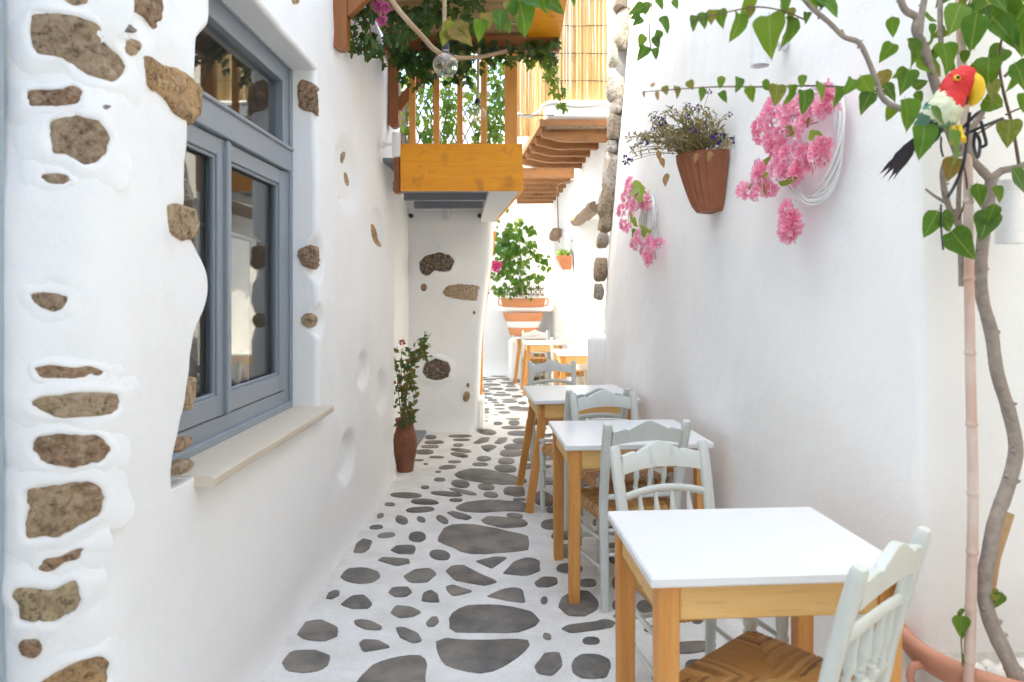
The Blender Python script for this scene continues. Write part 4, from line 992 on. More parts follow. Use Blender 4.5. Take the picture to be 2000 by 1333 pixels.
# ================================================================== CHAIRS
def turned(m, a, b, prof, n=10):
    a = Vector(a); b = Vector(b); ax = (b - a); L = ax.length; q = ax.to_track_quat('Z', 'Y').to_matrix()
    m.lathe([(0, 0)] + [(r, z * L) for r, z in prof] + [(0, L)], n, a, q)
SPN = [(.006, 0), (.0075, .03), (.012, .10), (.0085, .17), (.0125, .20), (.0125, .23), (.0085, .26), (.0125, .30), (.0085, .34), (.010, .38), (.0145, .50), (.013, .58), (.009, .75), (.0065, .92), (.006, 1)]
def seat_mesh():
    w0, w1, dep = .385, .44, .40; Nn = 96; m = MB(); rows = []; rr = random.Random(3); tabv = [[rr.random() for _ in range(60)] for _ in range(4)]
    attr = []
    for j in range(Nn + 1):
        v = j / Nn * 2 - 1; r = []
        for i in range(Nn + 1):
            u = i / Nn * 2 - 1; au, av = abs(u), abs(v)
            if au > av: sec = 0 if u > 0 else 1; al = v; dist = au
            else: sec = 2 if v > 0 else 3; al = u; dist = av
            k = (al + 1) / 2 * 27 + .25 * nz(u, v, sec, .5); fr = k - math.floor(k)
            z = .0045 * math.sqrt(max(0, 1 - (2 * fr - 1) ** 2)) + .010 * (1 - dist ** 2) * 0 - .012 * (1 - dist) + .010 * smooth(1.0, .55, dist) - .028 * smooth(.93, 1.0, dist) ** 1.5
            seam = abs(au - av); z -= .004 * smooth(.035, 0, seam)
            hw = lerp(w0, w1, (v + 1) / 2) / 2
            r.append(Vector((u * hw, v * dep / 2, .455 + z))); attr.append(tabv[sec][int(k) % 60])
        rows.append(r)
    m.grid(rows); m.a = attr
    per = [rows[0][i] for i in range(Nn + 1)] + [rows[j][Nn] for j in range(1, Nn + 1)] + [rows[Nn][i] for i in range(Nn - 1, -1, -1)] + [rows[j][0] for j in range(Nn - 1, 0, -1)]
    o = len(m.v); m.add([p * 1 + Vector((-p.x * .02, -p.y * .02, -.028)) for p in per], []); m.a[o:] = [rr.random() for _ in per]
    idx = [i for i in range(Nn + 1)] + [j * (Nn + 1) + Nn for j in range(1, Nn + 1)] + [Nn * (Nn + 1) + i for i in range(Nn - 1, -1, -1)] + [j * (Nn + 1) for j in range(Nn - 1, 0, -1)]
    K = len(per); m.f += [(idx[i], o + i, o + (i + 1) % K, idx[(i + 1) % K]) for i in range(K)]; m.m += [0] * K
    m.f.append(tuple(o + i for i in range(K))); m.m.append(0)
    return m
def make_chair():
    t = thing('taverna_chair', '', 'chair')
    seat_mesh().build('seat', M['rush'], t, 'reed', angle=60)
    HB = .87; lean = lambda z: -.195 - .10 * max(0, (z - .45) / (HB - .45)) ** 1.25 - .025 * max(0, (.45 - z) / .45)
    px_ = lambda z: .178 + .012 * max(0, z - .45) / .42
    for s in (-1, 1):
        m = MB(); zz = [0, .2, .45, .55, .65, .75, .845, .862, .87]; scs = [.8, .95, 1, 1, 1, 1, 1, .93, .75]
        m.sweep([(s * px_(z), lean(z), z) for z in zz], rect_prof(.040, .034, .007), scs, up=Vector((0, 1, 0))); m.build('back_post', M['chair'], t, angle=50)
        m = MB(); m.lathe([(0, 0), (.013, 0), (.016, .05), (.019, .16), (.0205, .25), (.017, .265), (.022, .28), (.022, .30), (.017, .315), (.021, .34), (.0215, .44), (.0215, .452), (.017, .456), (.016, .462), (.021, .468), (.0225, .478), (.019, .488), (0, .491)], 12, (s * .205, .188, 0)); m.build('leg', M['chair'], t, angle=50)
    # crest rail: arched with two little scallops
    K = 40; up_, lo_ = [], []
    for i in range(K + 1):
        u = i / K * 2 - 1; au = abs(u)
        top = .062 + .012 * smooth(1, .62, au) - .006 * math.exp(-((au - .56) / .05) ** 2) + .034 * smooth(.62, .0, au)
        bot = .020 * (1 - au * au) - .006
        x = u * .166; y = lean(.80) - .012 * (1 - u * u)
        up_.append((x, y, .772 + top)); lo_.append((x, y, .772 + bot))
    m = MB(); rows = []
    for (a, b) in zip(lo_, up_): rows.append([Vector((a[0], a[1] + .014, a[2])), Vector((b[0], b[1] + .003, b[2] - .003)), Vector((b[0], b[1], b[2])), Vector((b[0], b[1] - .020, b[2])), Vector((b[0], b[1] - .023, b[2] - .003)), Vector((a[0], a[1] - .009, a[2])), Vector((a[0], a[1] + .014, a[2]))])
    m.grid(rows); m.add(rows[0][:6], [tuple(range(6))]); m.add(rows[-1][:6], [tuple(range(6))]); m.build('crest_rail', M['chair'], t, angle=40)
    def rail(z, h, arch, name):
        m = MB(); pth = [(u * .170, lean(z) - .016 * (1 - u * u), z + arch * (1 - u * u)) for u in [i / 8 - 1 for i in range(17)]]
        m.sweep(pth, [(.011 * math.cos(a), h / 2 * math.sin(a)) for a in [2 * math.pi * i / 10 for i in range(10)]]); m.build(name, M['chair'], t, angle=60); return lambda u: Vector((u * .170, lean(z) - .016 * (1 - u * u), z + arch * (1 - u * u)))
    f1 = rail(.685, .030, .022, 'back_rail'); f0 = rail(.515, .026, .006, 'back_rail')
    for u in (-.60, -.20, .20, .60):
        m = MB(); turned(m, f0(u), f1(u), SPN); m.build('spindle', M['chair'], t, angle=60)
    def rung(a, b, r=.0105, prof=None):
        m = MB()
        if prof: turned(m, a, b, prof)
        else: m.tube([a, Vector(a).lerp(Vector(b), .5), b], [r * .8, r, r * .8], 8)
        m.build('rung', M['chair'], t, angle=60)
    for s in (-1, 1):
        rung((s * .205, .188, .30), (s * px_(.3), lean(.3), .31)); rung((s * .205, .188, .16), (s * px_(.18), lean(.18), .18))
    rung((-.205, .188, .22), (.205, .188, .22), prof=[(.008, 0), (.011, .08), (.015, .3), (.011, .40), (.017, .43), (.011, .46), (.017, .5), (.011, .54), (.017, .57), (.011, .60), (.015, .7), (.011, .92), (.008, 1)])
    rung((-px_(.25), lean(.25), .25), (px_(.25), lean(.25), .25)); rung((-px_(.36), lean(.36), .36), (px_(.36), lean(.36), .36))
    return t
CH = make_chair(); GC = 'sage grey taverna chairs at the tables'; first = True
def chair(x, y, rz, label, z=0):
    """x, y = floor point midway between the back posts at seat height; rz = direction the sitter faces, 0 = +Y"""
    global first
    o = CH if first else copy_tree(CH); first = False
    a = R(rz); dx, dy = math.sin(a) * -.195, math.cos(a) * .195
    o.location = (x + dx, y + dy, z); o.rotation_euler = (0, 0, a); o['label'] = label; o['group'] = GC; return o
chair(.795, 1.78, 43, 'nearest sage grey chair with woven rush seat, turned at an angle in the corner')
chair(.570, 2.79, 197, 'sage grey chair pulled up behind the nearest white table, its back towards the middle table')
chair(.560, 3.46, 12, 'sage grey chair in front of the second white table, rush seat pushed under it')
chair(.520, 4.31, 195, 'sage grey chair on the far side of the second white table')
chair(.455, 4.62, 16, 'sage grey chair tucked under the near end of the third white table with slanting legs')
chair(.285, 6.33, 184, 'sage grey chair at the far end of the third white table with slanting legs')
chair(.62, 9.85, 182, 'sunlit pale chair at the far end of the table behind the low pier')
chair(.24, 11.75, 178, 'sunlit pale chair between the two farthest white tables')
chair(.75, 11.3, 170, 'partly hidden grey chair against the sunny side wall beyond the low pier')
chair(.12, 12.92, 182, 'farthest pale chair against the bright end wall under the flower troughs')
# ================================================================== LEAVES AND FLOWERS
def leaf_mesh(name, outline, fold=.18, droop=.15, wave=.03, seed=0, mat=None, stemlen=.12):
    """outline: list of (t, half width); leaf lies along +Y, length 1"""
    rr = random.Random(seed); m = MB(); k = len(outline); vs = []
    for i, (t, hw) in enumerate(outline):
        z0 = -droop * t * t
        vs.append(Vector((0, t, z0)))
        for s in (-1, 1): vs.append(Vector((s * hw, t - .06 * (hw > .2), z0 + fold * hw + wave * math.sin(t * 9 + s + seed))))
    fs = []
    for i in range(k - 1):
        a = i * 3; b = a + 3
        fs += [(a, b, b + 1, a + 1), (a, a + 2, b + 2, b)]
    m.add(vs, fs)
    m.add([Vector((-.012, 0, 0)), Vector((.012, 0, 0)), Vector((.008, -stemlen, .04)), Vector((-.008, -stemlen, .04))], [(0, 1, 2, 3)])
    return m.mesh(name, M[mat], angle=60)
HEART = [(-.03, .10), (.01, .23), (.08, .34), (.19, .41), (.33, .42), (.48, .375), (.62, .295), (.76, .19), (.88, .09), (.95, .04), (1.0, .004)]
OVAL = [(0, .03), (.12, .17), (.3, .25), (.5, .26), (.7, .19), (.87, .09), (1, .004)]
def ivy_mesh(name, seed, mat):
    rr = random.Random(seed); out = []
    for ang, r in [(-165, .30), (-140, .42), (-112, .36), (-95, .34), (-78, .62), (-62, .66), (-48, .45), (-36, .42), (-14, .80), (0, 1.0)]:
        out.append((ang, r * (1 + rr.uniform(-.08, .08))))
    pts = [Vector((r * math.sin(R(a)), r * math.cos(R(a)), 0)) for a, r in out]; mir = [Vector((-p.x, p.y, 0)) for p in reversed(pts[:-1])]
    allp = pts + mir; cen = Vector((0, 0, .02)); vs = [cen] + [Vector((p.x * .72, p.y * .72 + .28, .14 * abs(p.x) - .16 * p.y * p.y * (p.y > 0) + .03 * rr.uniform(-1, 1))) for p in allp]
    vs[0] = Vector((0, .28, 0)); n = len(allp); m = MB(); m.add(vs, [(0, 1 + (i + 1) % n, 1 + i) for i in range(n)]); return m.mesh(name, M[mat], angle=60)
OVATE = [(-.02, .07), (.04, .19), (.14, .29), (.28, .34), (.44, .33), (.6, .265), (.74, .18), (.86, .095), (.94, .04), (1, .004)]
LEAF = [leaf_mesh('leaf', HEART if i % 2 else OVATE, (.15, .3, .55, .38, .8)[i], (.1, .3, .2, .5, .35)[i], (.03, .05, .04, .07, .05)[i], i, 'leaf') for i in range(5)]
LEAF_OLD = [leaf_mesh('leaf', HEART, .3, .2, .03, 7, 'leaf_old')]
LEAF_DRY = [leaf_mesh('leaf', OVAL, .45, .3, .05, 5, 'leaf_dry')]
IVY = [ivy_mesh('leaf', i, 'ivy') for i in range(4)]
IVYL = [ivy_mesh('leaf', i + 10, 'ivy_lit') for i in range(4)]
ROSEL = [leaf_mesh('leaf', OVAL, .3, .25, .02, i, 'rose_leaf') for i in range(2)]
LIME = [leaf_mesh('leaf', OVAL, .3, .25, .02, i, 'lime_leaf') for i in range(2)]
PETL = [leaf_mesh('leaf', [(0, .03), (.3, .12), (.6, .12), (1, .01)], .3, .3, .02, i, 'pet_leaf') for i in range(2)]
def orient(d, n):
    y = Vector(d).normalized(); z = Vector(n); z = z - y * z.dot(y)
    if z.length < .05: z = Vector((0, 0, 1)) - y * y.z
    if z.length < .05: z = Vector((1, 0, 0)) - y * y.x
    z.normalize(); x = y.cross(z); return Matrix((x, y, z)).transposed()
def put_leaf(parent, meshes, pos, d, n, size, rr, name='leaf'):
    me = meshes[rr.randrange(len(meshes))]; o = bpy.data.objects.new(name, me); C.objects.link(o); o.parent = parent
    o.matrix_local = Matrix.Translation(Vector(pos) - ORG[parent.name]) @ (orient(d, n) * size).to_4x4(); return o
class Leaves:
    """many small leaves joined in one part (past what can be told apart)"""
    def __init__(s): s.m = MB()
    def add(s, me, pos, d, n, size, var):
        mt = orient(d, n) * size; s.m.cur = var; s.m.add([mt @ v.co + Vector(pos) for v in me.vertices], [tuple(p.vertices) for p in me.polygons])
    def build(s, name, mat, parent): return stuff(s.m.build(name, mat, parent, 'leafvar', angle=60)) if s.m.v else None
def puff_mesh(name, mat, seed, petals=26, flat=.6, size=1.0):
    """double blossom: layers of ruffled petals on a small dome"""
    rr = random.Random(seed); m = MB()
    for k in range(petals):
        t = (k + .5) / petals; el = math.acos(1 - t * 1.15); az = k * 2.39996 + rr.uniform(-.2, .2)
        d = Vector((math.sin(el) * math.cos(az), math.sin(el) * math.sin(az), math.cos(el) * flat + .1)).normalized()
        r = lerp(.28, .52, t) * size; s = lerp(.20, .34, t) * size; c = d * r * .55; q = orient((d + Vector((0, 0, -.15)) + Vector((rr.uniform(-.3, .3), rr.uniform(-.3, .3), rr.uniform(-.2, .3)))), d.cross(Vector((rr.uniform(-1, 1), rr.uniform(-1, 1), .3))).cross(d) + Vector((0, 0, .8)))
        vs = [(0, -.2, 0), (-.42, .35, .10), (0, .45, -.06), (.42, .35, .10), (-.36, .85, .24), (-.1, 1.0, .06 + rr.uniform(0, .2)), (.12, .96, .1), (.38, .82, .22)]
        b = len(m.v); m.add([q @ (Vector(v) * s) + c for v in vs], [(0, 2, 1), (0, 3, 2), (1, 2, 5, 4), (2, 3, 7, 6), (2, 6, 5)])
        m.a[b:] = [max(0, min(1, t * .75 + e + rr.uniform(-.12, .12))) for e in (-.35, 0, -.1, 0, .3, .35, .35, .3)]
    return m.mesh(name, M[mat], attr='leafvar', angle=80)
PINK = [puff_mesh('blossom', 'pink', i) for i in range(4)]
HOT = [puff_mesh('blossom', 'hotpink', i + 5) for i in range(2)]
MAG = [puff_mesh('blossom', 'magenta', i + 9) for i in range(2)]
REDB = [puff_mesh('blossom', 'red', 15, 20)]
PURP = [puff_mesh('blossom', 'purple', 17, 9, .3)]
def put_flower(parent, meshes, pos, n, size, rr, name='blossom'):
    return put_leaf(parent, meshes, pos, Vector(n).cross(Vector((rr.uniform(-1, 1), rr.uniform(-1, 1), rr.uniform(-1, 1)))), n, size, rr, name)
def rv(rr, s=1.0): return Vector((rr.uniform(-s, s), rr.uniform(-s, s), rr.uniform(-s, s)))

# ================================================================== IVY ON THE CANOPY
rr = random.Random(11)
ivy = thing('ivy_vine', 'dark green ivy trailing over the reed canopy and its timber beam', 'ivy', (-.4, 5.2, 3.2))
mass = Leaves(); nleaf = 0
def ivy_leaf(p, size, mesh=None, mat='d', hang=.8):
    global nleaf
    d = Vector((rr.uniform(-.7, .7), rr.uniform(-.5, .1), -hang + rr.uniform(-.4, .5))); n = Vector((rr.uniform(-.6, .6), -1, rr.uniform(-.1, .9)))
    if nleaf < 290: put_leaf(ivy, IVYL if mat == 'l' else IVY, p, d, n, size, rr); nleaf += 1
    else: mass.add(IVY[rr.randrange(4)], p, d, n, size, rr.random())
stems = MB()
def strand(pts, n, size, mat='d', spread=.03, r=.004):
    c = curve(pts, 10); stems.tube(c, r, 5)
    for k in range(n):
        p = c[int((k + rr.random()) / n * (len(c) - 1))] + rv(rr, spread); ivy_leaf(p, size * rr.uniform(.7, 1.25), mat=mat)
# hanging sprays on the window side
strand([px(690, 0, 4.2), px(694, 40, 4.2), px(690, 80, 4.2), px(700, 95, 4.22), px(735, 100, 4.25)], 26, .055, 'd', .035)
strand([px(705, -10, 4.25), px(715, 40, 4.25), px(725, 85, 4.25), px(748, 90, 4.3)], 20, .075, 'd', .04)
strand([px(720, -10, 4.15), px(722, 50, 4.15), px(728, 95, 4.15)], 9, .07, 'd', .02)
strand([px(680, 5, 4.2), px(684, 60, 4.2), px(680, 92, 4.2)], 14, .045, 'l', .03)
for (x0, x1, y0, y1, d0, d1, n, s) in [(745, 800, 20, 80, 4.3, 4.7, 28, .08), (790, 860, 0, 70, 4.35, 4.8, 40, .08), (820, 940, -5, 50, 4.4, 4.7, 55, .075)]:
    for _ in range(n): ivy_leaf(px(rr.uniform(x0, x1), rr.uniform(y0, y1), rr.uniform(d0, d1)), s * rr.uniform(.7, 1.2))
strand([px(1060, 100, 5.22), px(1068, 125, 5.2), px(1076, 150, 5.2), px(1090, 175, 5.2), px(1096, 212, 5.2)], 30, .055, 'l', .03)
strand([px(1030, 105, 5.22), px(1040, 118, 5.2), px(1045, 125, 5.2)], 8, .055, 'l', .03)
strand([px(1082, 120, 5.2), px(1084, 140, 5.2)], 4, .055, 'l', .02)
strand([px(1096, 160, 5.22), px(1100, 200, 5.2), px(1102, 215, 5.2)], 6, .05, 'l', .02)
for k in range(420):                                   # thick along the beam
    u = rr.random(); x = lerp(762, 1085, u); dens = 1 if u < .3 else .6
    y = rr.gauss(98, 13) + (10 if u < .3 else 0); y = max(78, min(140, y))
    if rr.random() < dens: ivy_leaf(px(x, y, 5.235 + rr.uniform(-.07, .04)), .065 * rr.uniform(.65, 1.2))
for k in range(120):                                   # clump by the strut
    a = rr.gauss(0, 1); b = rr.gauss(0, 1); ivy_leaf(px(822 + 26 * a, 128 + 18 * b, 5.33 + rr.uniform(-.1, .12)), .062 * rr.uniform(.7, 1.2))
for k in range(60): ivy_leaf(px(870 + 50 * rr.random(), 115 + rr.random() * 45, 5.35), .055 * rr.uniform(.7, 1.2))
stems.tube(curve([px(770, 92, 5.25), px(860, 96, 5.22), px(960, 98, 5.23), px(1070, 95, 5.23)], 8), .006, 5)
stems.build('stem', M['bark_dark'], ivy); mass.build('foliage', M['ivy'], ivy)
# ivy on the trellis
tiv = thing('trellis_ivy', 'ivy coloured as backlit yellow green climbing the dark trellis behind the balcony posts', 'ivy', (-.5, 6.95, 2.6))
stems = MB(); cnt = 0; mass = Leaves()
for s in range(30):
    x = rr.choice([rr.uniform(785, 860), rr.uniform(790, 985), rr.uniform(790, 985), rr.uniform(940, 990)]); p = px(x, 290, 6.96); pts = [p]
    for k in range(7): p = p + Vector((rr.uniform(-.05, .05), rr.uniform(-.02, .02), .13)); pts.append(p)
    c = curve(pts, 4); stems.tube(c, .0035, 4)
    for k in range(26):
        q = c[rr.randrange(len(c))] + Vector((rr.uniform(-.05, .05), rr.uniform(-.05, .02), rr.uniform(-.03, .03)))
        if not (780 < CX + q.x * F / q.y < 990): continue
        d = Vector((rr.uniform(-.8, .8), rr.uniform(-.3, .1), -.7 + rr.uniform(-.4, .5))); n = Vector((rr.uniform(-.7, .7), -1, rr.uniform(-.3, .8))); sz = .065 * rr.uniform(.65, 1.25)
        if cnt < 280: put_leaf(tiv, IVYL, q, d, n, sz, rr); cnt += 1
        else: mass.add(IVYL[rr.randrange(4)], q, d, n, sz, rr.random())
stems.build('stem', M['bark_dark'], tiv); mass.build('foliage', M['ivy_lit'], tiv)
fl = thing('pink_climber_blossom', 'two magenta pink blossoms hanging among the dark ivy by the canopy bracket', 'flower', px(745, 25, 4.15))
put_flower(fl, MAG, px(740, 14, 4.15), (0, -1, .1), .072, rr); put_flower(fl, MAG, px(752, 16, 4.13), (.4, -1, 0), .062, rr); put_flower(fl, MAG, px(746, 40, 4.15), (-.2, -1, -.5), .062, rr); put_flower(fl, MAG, px(735, 8, 4.17), (-.6, -1, 0), .055, rr)
m = MB(); m.tube(curve([px(728, -20, 4.2), px(738, 5, 4.18), px(746, 36, 4.18)], 6), .003, 5); m.build('stem', M['stem'], fl)

# ================================================================== ROPES AND BULBS
def rope(m, pts, r, turns=60, n=6):
    c = curve(pts, max(6, int(turns * 8 / max(1, len(pts) - 1))))
    for s in range(3):
        q = []
        for i, p in enumerate(c):
            t = (c[min(i + 1, len(c) - 1)] - c[max(i - 1, 0)]).normalized(); u = t.cross(Vector((0, 1, .1))).normalized(); v = t.cross(u); a = i / len(c) * turns * 2 * math.pi + s * 2.094
            q.append(p + (u * math.cos(a) + v * math.sin(a)) * r * .55)
        m.tube(q, r * .58, n)
def bulb_lamp(x, y, d, rad, cord, label):
    c = px(x, y, d); t = thing('rope_bulb_lamp', label, 'lamp', c, 'round bulbs hanging on ropes')
    g = MB(); prof = []
    for i in range(15):
        a = math.pi * i / 14 * .86; prof.append((rad * math.sin(a), -rad * math.cos(a)))
    z1 = prof[-1][1]; prof += [(rad * .32, z1 + rad * .10), (rad * .30, z1 + rad * .28)]
    g.lathe(prof, 28, c); g.build('bulb', M['bulb'], t, angle=80)
    s = MB(); zb = z1 + rad * .26; s.lathe([(0, zb), (rad * .31, zb), (rad * .33, zb + rad * .1), (rad * .30, zb + rad * .5), (rad * .22, zb + rad * .62), (0, zb + rad * .64)], 16, c); s.build('socket', M['black'], t)
    f = MB(); f.lathe([(0, rad * .75), (rad * .10, rad * .72), (rad * .06, rad * .1), (rad * .02, -rad * .1), (0, -rad * .1)], 8, c)
    f.build('filament_stem', M['pane'], t)
    f = MB(); pth = [c + Vector((rad * .3 * math.cos(i * .9), rad * .3 * math.sin(i * .9), rad * (.05 + .35 * math.sin(i * 2.2)))) for i in range(22)]; f.tube(curve(pth, 3), rad * .012, 4); f.build('filament', M['rope'], t)
    top = c + Vector((0, 0, zb + rad * .6)); m = MB(); rope(m, [top] + cord, rad * .16, int(40 * (cord[-1] - top).length)); m.build('rope', M['rope'], t)
bulb_lamp(870, 127, 3.7, .063, [px(868, 60, 3.7), px(869, -60, 3.7)], 'clear round bulb on twisted rope hanging closest under the canopy')
bulb_lamp(933, 223, 4.9, .056, [px(934, 165, 4.9), px(934, 125, 4.95), px(936, 96, 5.15)], 'small clear round bulb hanging lower, before the balcony posts')
m = MB(); rope(m, [px(750, -25, 3.95), px(775, 15, 3.9), px(800, 45, 3.85), px(828, 75, 3.95), px(850, 98, 4.05), px(880, 112, 4.3), px(935, 112, 4.9), px(990, 100, 5.2)], .013, 70)
o = m.build('slack_rope', M['rope']); tag(o, 'thick pale rope sagging diagonally under the reed canopy', 'rope')

# ================================================================== WALL LAMPS
def wall_lamp(c, r, h, label, wall, ringz=(.18,)):
    t = thing('wall_lamp', label, 'lamp', c, 'white cylinder wall lamps'); m = MB()
    m.lathe([(0, -h / 2 + .012), (r * .8, -h / 2 + .012), (r * .86, -h / 2), (r, -h / 2), (r, -h / 2 + h * .17), (r * .97, -h / 2 + h * .175), (r * .97, -h / 2 + h * .185), (r, -h / 2 + h * .19), (r, h / 2 - h * .19), (r * .97, h / 2 - h * .185), (r * .97, h / 2 - h * .175), (r, h / 2 - h * .17), (r, h / 2), (0, h / 2)], 24, c); m.build('body', M['lamp'], t)
    m = MB(); w_ = Vector(wall); d = w_.normalized(); L = w_.length; q = d.to_track_quat('Z', 'Y').to_matrix(); m.lathe([(r * .35, r * .9), (r * .35, L - .02), (r * .8, L - .018), (r * .8, L)], 16, c, q); m.build('mount', M['lamp'], t)
    m = MB(); m.lathe([(0, -h / 2 + .010), (r * .78, -h / 2 + .010)], 16, c); m.build('lens', M['palesoffit'], t); return t
wall_lamp(px(1484, 80, 2.95), .038, .20, 'white cylinder lamp on the wall above the hanging terracotta planter', (.11, .03, 0))
wall_lamp(px(1972, 415, 2.13), .037, .18, 'white cylinder lamp on the wall behind the tree trunk', (0, .11, 0))
wall_lamp(px(774, 283, 5.30), .030, .17, 'small white cylinder lamp beside the orange balcony board', (-.10, 0, 0))
wall_lamp(px(1109, 470, 10.1), .045, .22, 'small white cylinder lamp on the sunlit wall above the green hanging pot', (.10, .1, 0))

# ================================================================== WALL PLANTER
def wall_planter(c, along, out, rw, rd, h, mat, label):
    t = thing('wall_planter', label, 'planter', c); m = MB(); n = 88; rows = []
    for j in range(11):
        v = j / 10; k = lerp(.50, 1.0, v ** .75); r = []
        for i in range(n + 1):
            a = math.pi * i / n; fl = 1 + (.035 * math.cos(a * 26) if .04 < v < .95 else 0)
            p = c + along * (-rw * k * math.cos(a) * fl) + out * (rd * k * math.sin(a) * fl) + Vector((0, 0, (v - 1) * h)); r.append(p)
        rows.append(r)
    top = rows[-1]; rows.append([c + (p - c) * .93 for p in top]); rows.append([c + (p - c) * .90 + Vector((0, 0, -.05)) for p in top])
    m.grid(rows); m.add(rows[0], [tuple(range(n + 1))]); m.add([rows[j][0] for j in range(11)] + [rows[j][n] for j in range(10, -1, -1)], [tuple(range(22))]); m.build('pot', M[mat], t, angle=50)
    m = MB(); m.add([c + (p - c) * .915 + Vector((0, 0, -.03)) for p in top], [tuple(range(n + 1))]); m.build('soil', M['soil'], t); return t
pc, pn = loc_right(1405, 305); along = Vector((pn.y, -pn.x, 0)); along = along if along.y > 0 else -along
pc = Vector((pc.x + .012, 3.72, 2.145)); wp = [q for q in P if q.y > 2.3 and q.x < 1.5]; near = min(wp, key=lambda q: abs(q.y - 3.72)); pc.x = near.x + rx_off(3.72, 2.15) - .002
wall_planter(pc, Vector((-.07, 1, 0)).normalized(), Vector((-1, -.07, 0)).normalized(), .17, .205, .285, 'terracotta_brown', 'fluted brown terracotta half planter hung on the long white wall')
pet = thing('petunia_plant', 'straggly dry petunia with a few dark purple flowers in the hanging planter', 'plant', pc)
st = MB(); green = Leaves(); nl = 0
c0 = pc + Vector((-.10, 0, -.01)); rr = random.Random(5)
for k in range(84):
    x = rr.uniform(1222, 1440); y = 205 + (x - 1335) ** 2 / 240 * .9 + rr.uniform(0, 70); y = min(y, 312)
    if k < 8: x, y = rr.uniform(1300, 1400), rr.uniform(200, 240)
    tip = px(x, y, 3.62 + rr.uniform(-.18, .12)); b = c0 + Vector((rr.uniform(-.07, .04), rr.uniform(-.12, .12), -.01))
    mid = b.lerp(tip, .5) + Vector((0, 0, rr.uniform(.02, .07))) + rv(rr, .03); c = curve([b, mid, tip], 7); st.tube(c, [lerp(.0028, .0012, i / (len(c) - 1)) for i in range(len(c))], 4)
    for q in range(16):
        p = c[rr.randrange(3, len(c))] + rv(rr, .012); d = rv(rr, 1); n = Vector((rr.uniform(-.5, .5), -1, rr.uniform(-.2, .9))); s = .028 * rr.uniform(.6, 1.3)
        if rr.random() < .16: p2 = p + rv(rr, .03); st.tube([p, p2], .0012, 4)
        if nl < 260: put_leaf(pet, PETL if rr.random() < .8 else LEAF_DRY, p, d, n, s, rr); nl += 1
        else: green.add(PETL[rr.randrange(2)], p, d, n, s, rr.random())
green.build('foliage', M['pet_leaf'], pet)
for (x, y, s) in [(1258,278,.03),(1294,238,.028),(1353,254,.026),(1404,270,.044),(1428,276,.024),(1223,312,.030),(1230,316,.022),(1362,211,.022),(1376,240,.016),(1426,224,.018),(1436,270,.022),(1345,206,.016),(1385,180,.018),(1282,232,.022),(1344,230,.02),(1275,252,.018)]:
    fp_ = px(x, y, 3.50); put_flower(pet, PURP, fp_, (rr.uniform(-.6, .6), -1, rr.uniform(-.2, .5)), s * 1.5, rr); bp = c0 + Vector((rr.uniform(-.05, .03), -.05, 0)); st.tube(curve([fp_, fp_.lerp(bp, .4) + Vector((0, .02, .03)), bp], 6), .0013, 4)
st.build('stem', M['dry'], pet)
for (x, y) in [(1291, 314), (1304, 345), (1360, 305), (1388, 302), (1298, 350), (1285, 300)]: put_leaf(pet, LEAF_DRY, px(x, y - 6, 3.5), (rr.uniform(-.3, .3), -.2, -1), (rr.uniform(-.4, .4), -1, 0), .05, rr)

# ================================================================== WREATHS
def wreath(cx, cy_, rad, label, spots, leafspots, seed, drop=None):
    wp_, wn = loc_right(cx, cy_); al = Vector((-wn.y, wn.x, 0)); al = al if al.y > 0 else -al
    c = wp_ + wn * .035; t = thing('flower_wreath', label, 'wreath', c, 'pink blossom wreaths on the wall'); rr = random.Random(seed)
    for s in range(11):
        ph = rr.uniform(0, 6.28); wv = rr.randint(2, 4); rt = rr.uniform(.008, .030); pth = []
        for i in range(56):
            a = 2 * math.pi * i / 56; rr_ = rad - .03 + rt * math.cos(wv * a + ph) + .03 * (.5 + .5 * math.sin(a * .5)); off = rt * .8 * math.sin(wv * a + ph)
            pth.append(c + al * (rr_ * math.cos(a) * .92) + Vector((0, 0, rr_ * math.sin(a) * 1.08)) + wn * off)
        m = MB(); m.tube(pth, .0048, 6, closed=True); m.build('withe', M['wicker'], t, angle=80)
    for (x, y, s) in spots:
        p, _ = loc_right(x, y); put_flower(t, PINK, p + wn * rr.uniform(.06, .10), wn + rv(rr, .5) + Vector((0, -.3, 0)), s, rr)
    for (x, y, dx, dy) in leafspots:
        p, _ = loc_right(x, y); e, _ = loc_right(x + dx, y + dy); put_leaf(t, LIME, p + wn * .10, (e - p) + wn * .01, wn + rv(rr, .3), max(.045, (e - p).length), rr)
    st = MB()
    for _ in range(8):
        a = spots[rr.randrange(len(spots))]; b = min(spots, key=lambda q: abs(math.hypot(q[0] - a[0], q[1] - a[1]) - 40)); pa, _ = loc_right(a[0], a[1]); pb, _ = loc_right(b[0], b[1]); st.tube([pa + wn * .055, pa.lerp(pb, .5) + wn * .07, pb + wn * .055], .002, 5)
    st.build('stem', M['stem'], t); return t
S1 = [(1540,225),(1555,212),(1528,240),(1548,245),(1520,252),(1517,268),(1575,225),(1590,212),(1600,228),(1583,240),(1610,200),(1625,215),(1606,245),(1625,240),(1640,205),(1658,188),(1668,200),(1655,215),(1670,180),(1562,262),(1612,262),(1590,258),
      (1533,275),(1550,282),(1540,295),(1563,290),(1580,300),(1560,310),(1572,318),(1598,290),(1615,300),(1605,312),(1630,290),(1645,298),(1655,285),(1640,312),(1618,322),(1592,325),(1578,335),(1560,332),(1600,338),(1585,345),
      (1516,325),(1525,338),(1520,350),(1532,330),(1490,372),(1505,376),(1520,378),(1535,372),(1528,365),(1585,412),(1578,430),(1588,432),(1595,428),(1580,445),(1575,455),(1584,462),(1590,445)]
rq = random.Random(2)
